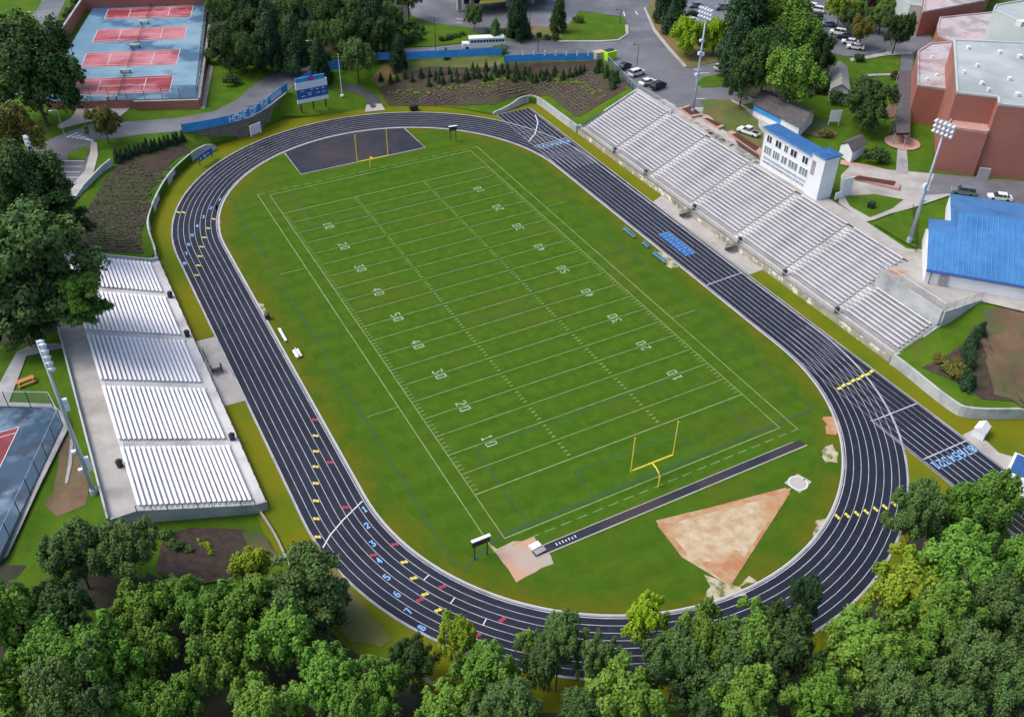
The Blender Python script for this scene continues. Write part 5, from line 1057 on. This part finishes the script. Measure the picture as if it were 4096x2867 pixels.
# ---------------------------------------------------------------- vegetation
def crown_mesh(name, seed, kind, nl=30, per=260, leaf=.075):
    rd = random.Random(seed); V = []; F = []
    def quad(c, n, s):
        a = n.cross(Vector((rd.uniform(-1,1), rd.uniform(-1,1), rd.uniform(-1,1)))).normalized(); b = n.cross(a); s1 = s*rd.uniform(.6,1.3); s2 = s*rd.uniform(.5,1.0); k = len(V)
        V.extend([c+a*s1, c+b*s2, c-a*s1, c-b*s2]); F.append((k, k+1, k+2, k+3))
    def rv():
        while True:
            v = Vector((rd.uniform(-1,1), rd.uniform(-1,1), rd.uniform(-1,1)))
            if .1 < v.length < 1: return v.normalized()
    lobes = []
    if kind == 'round':
        big = []
        for i in range(9):
            a = i*2.4+rd.uniform(-.4,.4); zz = -.45+1.15*(i+.5)/9; k = math.sqrt(max(.05, 1-zz*zz*1.1))*rd.uniform(.38,.62); big.append((Vector((math.cos(a)*k, math.sin(a)*k, zz*.8)), rd.uniform(.3,.46)))
        big.append((Vector((0,0,.45)), .4)); lobes.append((Vector((0,0,0)), .55))
        for i in range(nl):
            c, R_ = rd.choice(big); d = rv(); d.z = abs(d.z)-.25; k = R_*rd.uniform(.75,1.15); lobes.append((c+Vector((d.x*k, d.y*k, d.z*k)), rd.uniform(.09,.2)))
    elif kind == 'tall':
        for i in range(nl):
            t = rd.random(); r = (1-t)**.6*.62+.12; a = rd.uniform(0, 6.28); lobes.append((Vector((math.cos(a)*r*rd.uniform(.4,1), math.sin(a)*r*rd.uniform(.4,1), -.8+2.2*t)), rd.uniform(.2,.34)))
    elif kind == 'pine':                       # layered plates of foliage with gaps
        for i in range(nl):
            t = rd.random(); a = rd.uniform(0, 6.28); r = rd.uniform(.35,1.0)*(1-.35*t); lobes.append((Vector((math.cos(a)*r, math.sin(a)*r, -.75+1.7*t)), rd.uniform(.17,.3)))
    elif kind == 'cone':
        for i in range(nl):
            t = (i+.5)/nl; r = (1-t)*.62; a = i*2.4; lobes.append((Vector((math.cos(a)*r*rd.uniform(.4,1), math.sin(a)*r*rd.uniform(.4,1), -1.1+2.2*t*rd.uniform(.8,1.1))), (.2+.24*(1-t))*rd.uniform(.7,1.2)))
    elif kind == 'bush':
        for i in range(nl):
            d = rv(); d.z = abs(d.z)*.8; lobes.append((Vector((d.x*.6, d.y*.6, d.z*.5)), rd.uniform(.25,.42)))
    for c, R in lobes:
        fl_ = .55 if kind == 'pine' else 1.0
        n_ = int(per*(R/.3)**2)+12
        for i in range(n_):
            d = rv()
            if d.z < -.2 and rd.random() < .6: d.z = -d.z
            rr = R*(rd.random()**.45)*rd.uniform(.75,1.3); tz = 1.0 if d.z < 0 or kind in ('pine','bush') else 1.55; tx = 1-.45*max(0, d.z) if tz > 1 else 1; p = c+Vector((d.x*rr*tx, d.y*rr*tx, d.z*rr*fl_*tz)); n = (d+rv()*.75+Vector((0,0,.35))).normalized(); quad(p, n, leaf)
    me = bpy.data.meshes.new(name); me.from_pydata([tuple(v) for v in V], [], F); me.update(); return me
def trunk_mesh(seed):
    rd = random.Random(seed); m = MB(); m.tube([(0,0,0),(.03,.02,.35),(0,0,.7),(.02,-.01,1.0)], [.05,.04,.03,.012], 7)
    for k in range(6): a = k*1.05+rd.uniform(-.3,.3); z = .45+k*.07; m.tube([(0,0,z),(math.cos(a)*.12, math.sin(a)*.12, z+.1),(math.cos(a)*.26, math.sin(a)*.26, z+.2)], [.02,.013,.006], 5)
    me = bpy.data.meshes.new('trunk'); me.from_pydata(m.v, [], m.f); me.update(); me.materials.append(G['bark']); return me
PROTO = {'round': [crown_mesh('crown', 10+i, 'round', 95, 620, .042) for i in range(5)], 'pine': [crown_mesh('crown', 20+i, 'pine', 80, 420, .042) for i in range(2)], 'tall': [crown_mesh('crown', 30+i, 'tall', 60, 330, .045) for i in range(2)],
 'cone': [crown_mesh('crown', 40+i, 'cone', 22, 90, .075) for i in range(2)], 'bush': [crown_mesh('crown', 50+i, 'bush', 9, 70, .1) for i in range(3)], 'fine': [crown_mesh('crown', 60+i, 'round', 130, 640, .033) for i in range(3)]}
TR = [trunk_mesh(s) for s in (1, 2)]; _mm = {}
def mesh_with(me, mat):
    k = (me.name, mat.name)
    if k not in _mm: c = me.copy(); c.materials.clear(); c.materials.append(mat); _mm[k] = c
    return _mm[k]
rt = random.Random(99); TREES = []
def bad_spot(x, y):
    if abs(x) < 49.5 and (abs(y) < SY or (x*x+(abs(y)-SY)**2) < 49.5**2): return True
    if 37.5 < x < 49.8 and -96 < y < 73: return True
    if -71.5 < x < -50 and -36 < y < 38.5: return True
    return False
def tree(cx, cy, rp, shape, mt, label, name='broadleaf_tree', group=None, hf=1.25, zs=1., cat='tree', mixed=None):
    # crown centre at pixel (cx, cy), crown radius rp pixels; hf = height of crown centre over ground in radii
    q = at(cx, cy, 5); R = rp*dist(q)/FV*1.0
    off = Vector((0, 0, 0))
    for it in range(8):
        H = hf*R; q = ground(cx, cy, H); z = q.z
        if not bad_spot(q.x, q.y): break
        if it >= 3 or q.x < -50:
            b = Vector((q.x, q.y)); best = None
            for a in range(24):
                for l in (.3, .5, .7, .9, 1.1, 1.4):
                    c = b+Vector((math.cos(a*.2618), math.sin(a*.2618)))*R*l
                    if not bad_spot(c.x, c.y) and (best is None or l < best[0]): best = (l, c)
            if best and best[0] < 1.2: off = Vector((q.x-best[1].x, q.y-best[1].y, 0)); break
        hf *= 1.12
    q = q-off; z = h(q.x, q.y)
    R = rp*dist(Vector((q.x, q.y, z+H)))/FV; ang = rt.uniform(0, 6.28) if off.length < .01 else 0
    if hf > 1.15 and shape in ('round', 'fine', 'tall'): zs = max(zs, min(1.6, .74*H/R))
    r = empty(name, (q.x, q.y, z-.1), ang, label, cat, group)
    pr = PROTO[shape]; me = mesh_with(rt.choice(pr), LF[mt])
    c = bpy.data.objects.new('crown', me); COL.objects.link(c); c.parent = r; c.location = (off.x,off.y,H+.1); s = R/.98; c.scale = (s*rt.uniform(.94,1.06), s*rt.uniform(.94,1.06), s*zs)
    if hf > .7 and off.length < 1.0*R and cx != 186:
        t_ = bpy.data.objects.new('trunk', rt.choice(TR)); COL.objects.link(t_); t_.parent = r; t_.scale = (R*.8, R*.8, H*1.1)
        if off.length > .01: t_.rotation_euler = Vector((off.x*.6, off.y*.6, H)).to_track_quat('Z', 'Y').to_euler()
    TREES.append((q.x, q.y, R)); return r
# single trees that stand out
S = [(76,180,104,'fine','d','dark full round tree in the top left corner beside the tennis courts'), (45,95,60,'round','b','bright topped green tree at the left edge beside the road corner'), (150,170,32,'fine','d','small dark tree crown overlapping the left edge of the tennis courts'),
 (232,278,36,'round','o','small reddish olive tree by the zebra crossing'), (1446,1392,54,'round','Y','vivid lime yellow tree in front of the near bend of the track'), (2022,1335,92,'round','y','large yellow and gold tree overlapping the near right bend'), (1668,75,66,'tall','p','tall dark pine nearest to the far light pole in the clump between car parks'), (1700,30,62,'fine','d','dark tree at the top edge between the two car parks'), (1745,60,64,'fine','b','dark green tree in the middle of the clump between car parks'), (1790,95,60,'round','b','rounded green tree on the right edge of the clump between car parks'), (1825,130,48,'fine','d','dark tree reaching toward the right hand row of cars'), (1720,140,66,'fine','d','dark tree in the middle of the clump behind the dark shingle roof'), (1668,180,48,'fine','d','dark low tree at the edge of the small lawn behind the far light pole'), (1775,180,62,'round','b','broad green tree directly behind the dark shingle roof'), (1835,190,34,'bush','d','dark shrub between the clump and the olive roofed building'), (1650,130,42,'tall','p','dark pine beside the white suv'),
 (1805,1340,40,'fine','p','small dark round pine in front of the near right bend'),
 (1025,1435,50,'round','y','tall yellow green tree at the lower left edge of the bend'), (925,1490,58,'fine','d','very dark dense tree right of the dry grass bank'), (690,1325,88,'pine','g','large muted green tree with brown gaps beside the lower left bend'), (168,1245,72,'fine','g','big dark bushy tree below the foot of the nearest light pole'), (285,1240,72,'fine','g','big dark bushy tree between the light pole and the lower left mulch bed'), (560,1275,52,'round','y','yellowish tree at the edge of the lower left mulch bed'),
 (478,1385,74,'round','b','green tree at the upper edge of the bottom left wood below the mulch bed'), (505,1490,84,'round','b','bright green tree under the one below the mulch bed'), (395,1350,62,'fine','b','green tree left of the one below the mulch bed'), (620,1450,82,'round','b','green tree just below the muted green one at the lower left bend'), (735,1530,80,'round','b','green tree below the dry grass bank at the bottom'), (845,1555,70,'fine','b','green tree below and left of the very dark dense tree'),
 (1215,1480,62,'fine','g','muted tree left of the muted pair in front of the near bend'), (1262,1440,60,'fine','g','left tree of the muted pair in front of the near bend'), (1348,1492,58,'fine','g','right tree of the muted pair, beside the vivid lime yellow tree'), (1572,1455,72,'round','b','bright green tree right of the vivid lime yellow tree'), (1690,1440,84,'round','b','large green tree left of the small dark round pine'),
 (1180,1440,26,'round','Y','small yellow tree top poking over the near bend'), (1540,88,40,'fine','Y','lime green tree in the dry island left of the far light pole'), (1603,86,38,'fine','Y','lime green tree in the dry island right of the far light pole'), (1944,243,56,'fine','d','large dark rounded tree on the lawn beside the covered walkway'), (2013,72,36,'round','d','dark round tree left of the orange brick wing'),
 (1163,48,36,'tall','p','dark evergreen column on the island right of the bus'), (1063,38,24,'round','g','small airy green tree left of the bus'), (1252,46,24,'tall','d','rounded green tree on the mulch island in front of the school'), (1296,46,14,'bush','d','dark shrub at the end of the mulch island'), (1110,85,20,'tall','g','thin pale green tree standing over the rear of the bus'), (1122,112,18,'bush','g','loose green sapling between the bus and the blue banner'),
 (1490,18,30,'tall','p','dark evergreen at the top of the dry island'), (1515,42,32,'tall','p','dark evergreen just below the other evergreen of the dry island'), (893,132,24,'tall','p','dark evergreen in front of the long blue banner'), (764,103,25,'round','y','small yellow green tree at the edge of the far woods'), (718,150,30,'tall','p','dark evergreen behind the scoreboard'), (800,135,42,'fine','g','wide dark tree at the corner of the long blue banner'), (515,182,22,'bush','d','dark shrub on the lawn right of the tennis courts'),
 (1000,120,10,'cone','p','tiny evergreen in front of the blue banner below the lawn'), (2013,172,18,'bush','r','dark purple shrub beside the covered walkway'), (1878,222,26,'bush','d','dark shrub below the olive roofed building'), (1960,352,30,'bush','d','low dark hedge bush below the small dark gabled booth'), (1848,300,18,'bush','o','reddish green shrub behind the press box'), (1938,15,26,'round','r','dark purple leaved tree at the top edge right of the car park'), (1885,18,34,'round','y','yellow green tree at the top edge beside the car park'),
 (1935,70,28,'round','o','olive bush row at the end of the right hand car park'), (1978,42,26,'round','g','muted green tree above the dark round one'), (1925,132,14,'bush','d','small shrub on the bank below the end of the car park'), (2185,1155,85,'round','b','broad green tree over the end of the straight'), (2050,1165,62,'fine','g','muted feathery green tree right of the yellow marks'), (2235,1105,40,'round','b','leafy green tree beside the white canopy'),
 (72,588,112,'pine','g','huge layered green tree spreading over the top of the left stand'), (186,668,46,'pine','b','green boughs reaching farthest over the benches of the left stand'), (60,430,92,'fine','d','dense green tree between the left car park and the left stand'), (35,300,55,'round','o','olive green tree behind the floodlight pole on the left edge'), (40,700,58,'pine','d','dark layered tree behind the left stand'), (120,480,60,'pine','d','dark pine at the near corner of the left planting bed')]
for cx, cy, rp, sh, mt, lb_ in S:
    low = sh == 'bush'; nm = {'bush': 'shrub', 'tall': 'evergreen_tree', 'pine': 'pine_tree', 'cone': 'young_evergreen'}.get(sh, 'broadleaf_tree')
    tree(cx, cy, rp, sh, mt, lb_, nm, hf=(.35 if low else 1.0 if sh == 'tall' else .8 if mt == 'Y' else .8 if cx in (76,1944) else 1.15 if cy < 700 and sh != 'pine' else 1.35), zs=(.9 if low else 1.15 if sh == 'tall' else 1.12), cat='shrub' if low else 'tree')
def wood(poly, spacing, kinds, label, group, rr=(.8,1.15), minrow=None, hf=1.4, name='broadleaf_tree', sc=None):
    xs = [p[0] for p in poly]; ys = [p[1] for p in poly]; y = min(ys); row = 0; n = 0; mine = []
    while y < max(ys)+1:
        k = sc(y) if sc else 1; x = min(xs)+(row%2)*spacing*k/2
        while x < max(xs)+1:
            px, py = x+rt.uniform(-.25,.25)*spacing*k, y+rt.uniform(-.25,.25)*spacing*k*.7
            if inside((px, py), poly) and all((px-a)**2+(py-b)**2 > (.62*c)**2 for a, b, c in [(s[0], s[1], s[2]) for s in S if s[2] > 35]):
                sh, mt = rt.choice(kinds); rp = spacing*k*.63*rt.uniform(*rr); tree(px, py, rp, sh, mt, label, name, group, hf=hf*rt.uniform(.9,1.15), zs=rt.uniform(.95,1.15)); n += 1
            x += spacing*k
        y += spacing*k*.72; row += 1
    return n
KB = [('round','b')]*6+[('round','d')]*1+[('fine','g')]*2+[('fine','b')]
N = []
N.append(wood([(-40,1290),(60,1290),(130,1300),(330,1290),(345,1340),(520,1360),(640,1400),(640,1660),(-40,1660)], 132, KB, 'leafy green tree in the dense wood across the bottom left', 'trees of the wood across the bottom left'))
N.append(wood([(640,1430),(720,1430),(860,1560),(1000,1500),(1130,1510),(1220,1450),(1300,1420),(1420,1425),(1420,1660),(640,1660)], 128, KB, 'leafy green tree in the wood along the bottom centre', 'trees of the wood along the bottom centre'))
N.append(wood([(1480,1450),(1550,1425),(1640,1420),(1720,1405),(1780,1440),(1840,1450),(1900,1400),(1960,1400),(2080,1420),(2120,1300),(2060,1230),(2160,1230),(2340,1180),(2340,1660),(1420,1660)], 136, KB, 'leafy green tree in the wood across the bottom right', 'trees of the wood across the bottom right'))
N.append(wood([(455,-40),(905,-40),(925,20),(880,75),(850,110),(770,122),(690,118),(620,125),(540,140),(490,130),(470,60)], 54, [('fine','d')]*3+[('tall','p')]*2+[('fine','g')]*2, 'dark green tree of the dense wood at the top left centre', 'trees of the far wood right of the tennis courts', hf=1.2, rr=(1.0,1.3)))
N.append(0 and wood([(1640,10),(1700,-40),(1790,-40),(1810,20),(1850,50),(1868,130),(1850,180),(1800,215),(1720,225),(1640,215),(1630,150)], 56, [('fine','d')]*2+[('tall','p')]*1+[('fine','b')]*1, 'dark green tree in the clump between the two car parks', 'trees between the car parks behind the stand', hf=1.5))
N.append(wood([(-40,500),(30,500),(60,560),(60,740),(-40,760)], 80, [('pine','b'),('fine','d')], 'dark green tree at the left edge behind the left stand', 'trees at the left edge', hf=1.4))
N.append(wood([(1940,-30),(2000,-30),(2010,30),(1960,60),(1900,60),(1890,30)], 34, [('fine','g'),('round','b')], 'small green tree in the bank at the end of the right hand car park', 'small trees beside the right hand car park', hf=1.3))
print('wood counts', N)
# dark trunks of the clump behind the stand
# hedges and planting
def shrubline(pts, n, rp, sh, mt, label, group, name='young_evergreen', jit=2., hf=.9, zs=1.1, cat='shrub'):
    seg = [(Vector(a), Vector(b)) for a, b in zip(pts, pts[1:])]; tot = sum((b-a).length for a, b in seg); s = 0
    for k in range(n):
        t = (k+.5)/n*tot; u = 0
        for a, b in seg:
            l = (b-a).length
            if u+l >= t: p = a+(b-a)*((t-u)/l); break
            u += l
        tree(p.x+rt.uniform(-jit,jit), p.y+rt.uniform(-jit,jit), rp*rt.uniform(.8,1.2), sh, mt, label, name, group, hf=hf, zs=zs, cat=cat)
shrubline([(258,352),(300,338),(350,325),(412,305)], 16, 12, 'cone', 'p', 'dark young evergreen in the hedge row at the top of the left planting bed', 'young evergreens along the left planting bed')
shrubline([(850,180),(900,172),(960,168),(1100,150),(1180,160),(1250,160)], 24, 9, 'cone', 'p', 'dark young evergreen in the upper row of the far planting bed', 'young evergreens of the far planting bed', jit=5)
shrubline([(960,182),(1060,168),(1150,170),(1230,172),(1320,150)], 26, 9, 'cone', 'd', 'bushy young evergreen in the second row of the far planting bed', 'young shrubs of the far planting bed', jit=5)
shrubline([(1335,150),(1362,160),(1385,178),(1370,195)], 11, 11, 'cone', 'd', 'dark green young evergreen on the bank below the parked cars', 'young evergreens below the parked cars', jit=5)
shrubline([(2205,728),(2185,760),(2175,800),(2165,840),(2180,870)], 12, 17, 'cone', 'p', 'dark evergreen in the mulch bed below the blue-roofed building', 'evergreens below the blue-roofed building', jit=8)
shrubline([(2100,800),(2120,820),(2140,845),(2150,810)], 9, 14, 'bush', 'o', 'yellow green shrub in the mulch bed below the blue-roofed building', 'shrubs below the blue-roofed building', 'shrub', jit=8, hf=.3)
shrubline([(368,1195),(385,1215),(420,1230)], 6, 14, 'bush', 'g', 'green shrub at the left of the lower mulch bed', 'shrubs in the lower mulch bed', 'shrub', jit=6, hf=.3)
shrubline([(440,1210),(465,1230),(480,1240)], 5, 8, 'bush', 'Y', 'yellow shrub in the lower mulch bed', 'yellow shrubs in the lower mulch bed', 'shrub', jit=4, hf=.3)
shrubline([(1085,72),(1200,82),(1250,84)], 10, 10, 'bush', 'd', 'low dark shrub of the clipped hedge on the mulch island', 'shrubs of the hedge in front of the school', 'shrub', jit=3, hf=.4)
shrubline([(470,120),(540,152),(620,138),(700,130),(770,132),(850,115),(930,60)], 20, 20, 'bush', 'd', 'dark low bush at the edge of the far wood above the road', 'bushes along the edge of the far wood', 'shrub', jit=6, hf=.6)
shrubline([(985,92),(1040,78)], 8, 8, 'bush', 'd', 'dark shrub in the hedge left of the bus', 'shrubs of the hedge left of the bus', 'shrub', jit=2, hf=.4)
shrubline([(885,100),(920,88),(945,70)], 7, 15, 'bush', 'd', 'dark shrub at the foot of the far wood beside the lawn', 'shrubs at the foot of the far wood', 'shrub', jit=6, hf=.5)
shrubline([(110,90),(140,50),(175,5)], 10, 11, 'bush', 'd', 'dark shrub in the hedge outside the brick wall of the tennis courts', 'shrubs outside the tennis court wall', 'shrub', jit=4, hf=.4)
for pts, n, lb_, gr in (([(872,212),(960,204),(1050,196),(1150,180)], 52, 'small yellow green perennial in the upper rows of the far planting bed', 'perennials in the far planting bed'), ([(1240,185),(1290,180),(1320,200),(1352,215)], 40, 'small yellow green perennial in the planting bed near the stand', 'perennials near the stand')):
    shrubline(pts, n, 3.6, 'bush', 'Y', lb_, gr, 'perennial', jit=7, hf=.25, zs=.8, cat='plant')
# rows of small ground cover plants nobody could count
def cover(poly, n, s, mat, name, label):
    rd = random.Random(n); m = MB(); xs = [p[0] for p in poly]; ys = [p[1] for p in poly]; k = 0
    while k < n:
        x, y = rd.uniform(min(xs), max(xs)), rd.uniform(min(ys), max(ys))
        if not inside((x, y), poly): continue
        k += 1; g = ground(x, y); g.x = round(g.x/.9)*.9+rd.uniform(-.15,.15); g.y = round(g.y/.9)*.9+rd.uniform(-.15,.15); g.z = h(g.x, g.y)
        for j in range(5):
            a = rd.uniform(0, 6.28); d = Vector((math.cos(a), math.sin(a), .7))*s*rd.uniform(.7,1.2); e = Vector((-math.sin(a), math.cos(a), 0))*s*.45; g0 = g+Vector((0,0,.08)); m.add([g0, g0+d+e, g0+d*1.4, g0+d-e], [(0,1,2,3)])
    o_ = m.build(name, mat); tag(o_, label, 'ground cover', None, 'stuff')
cover([(235,400),(300,360),(365,395),(330,460),(310,520),(315,560),(200,550),(195,490)], 900, .22, LF['g'], 'ground_cover', 'rows of small green plants dotted over the left mulch bed')
cover([(870,215),(1100,205),(1330,160),(1345,200),(1300,255),(1232,210),(1180,208),(1000,232),(880,232)], 1500, .2, pmat('mauve_leaves', (.16,.12,.14), (.2,.18,.12), 1.), 'ground_cover', 'rows of tiny mauve plants dotted over the far mulch bed')
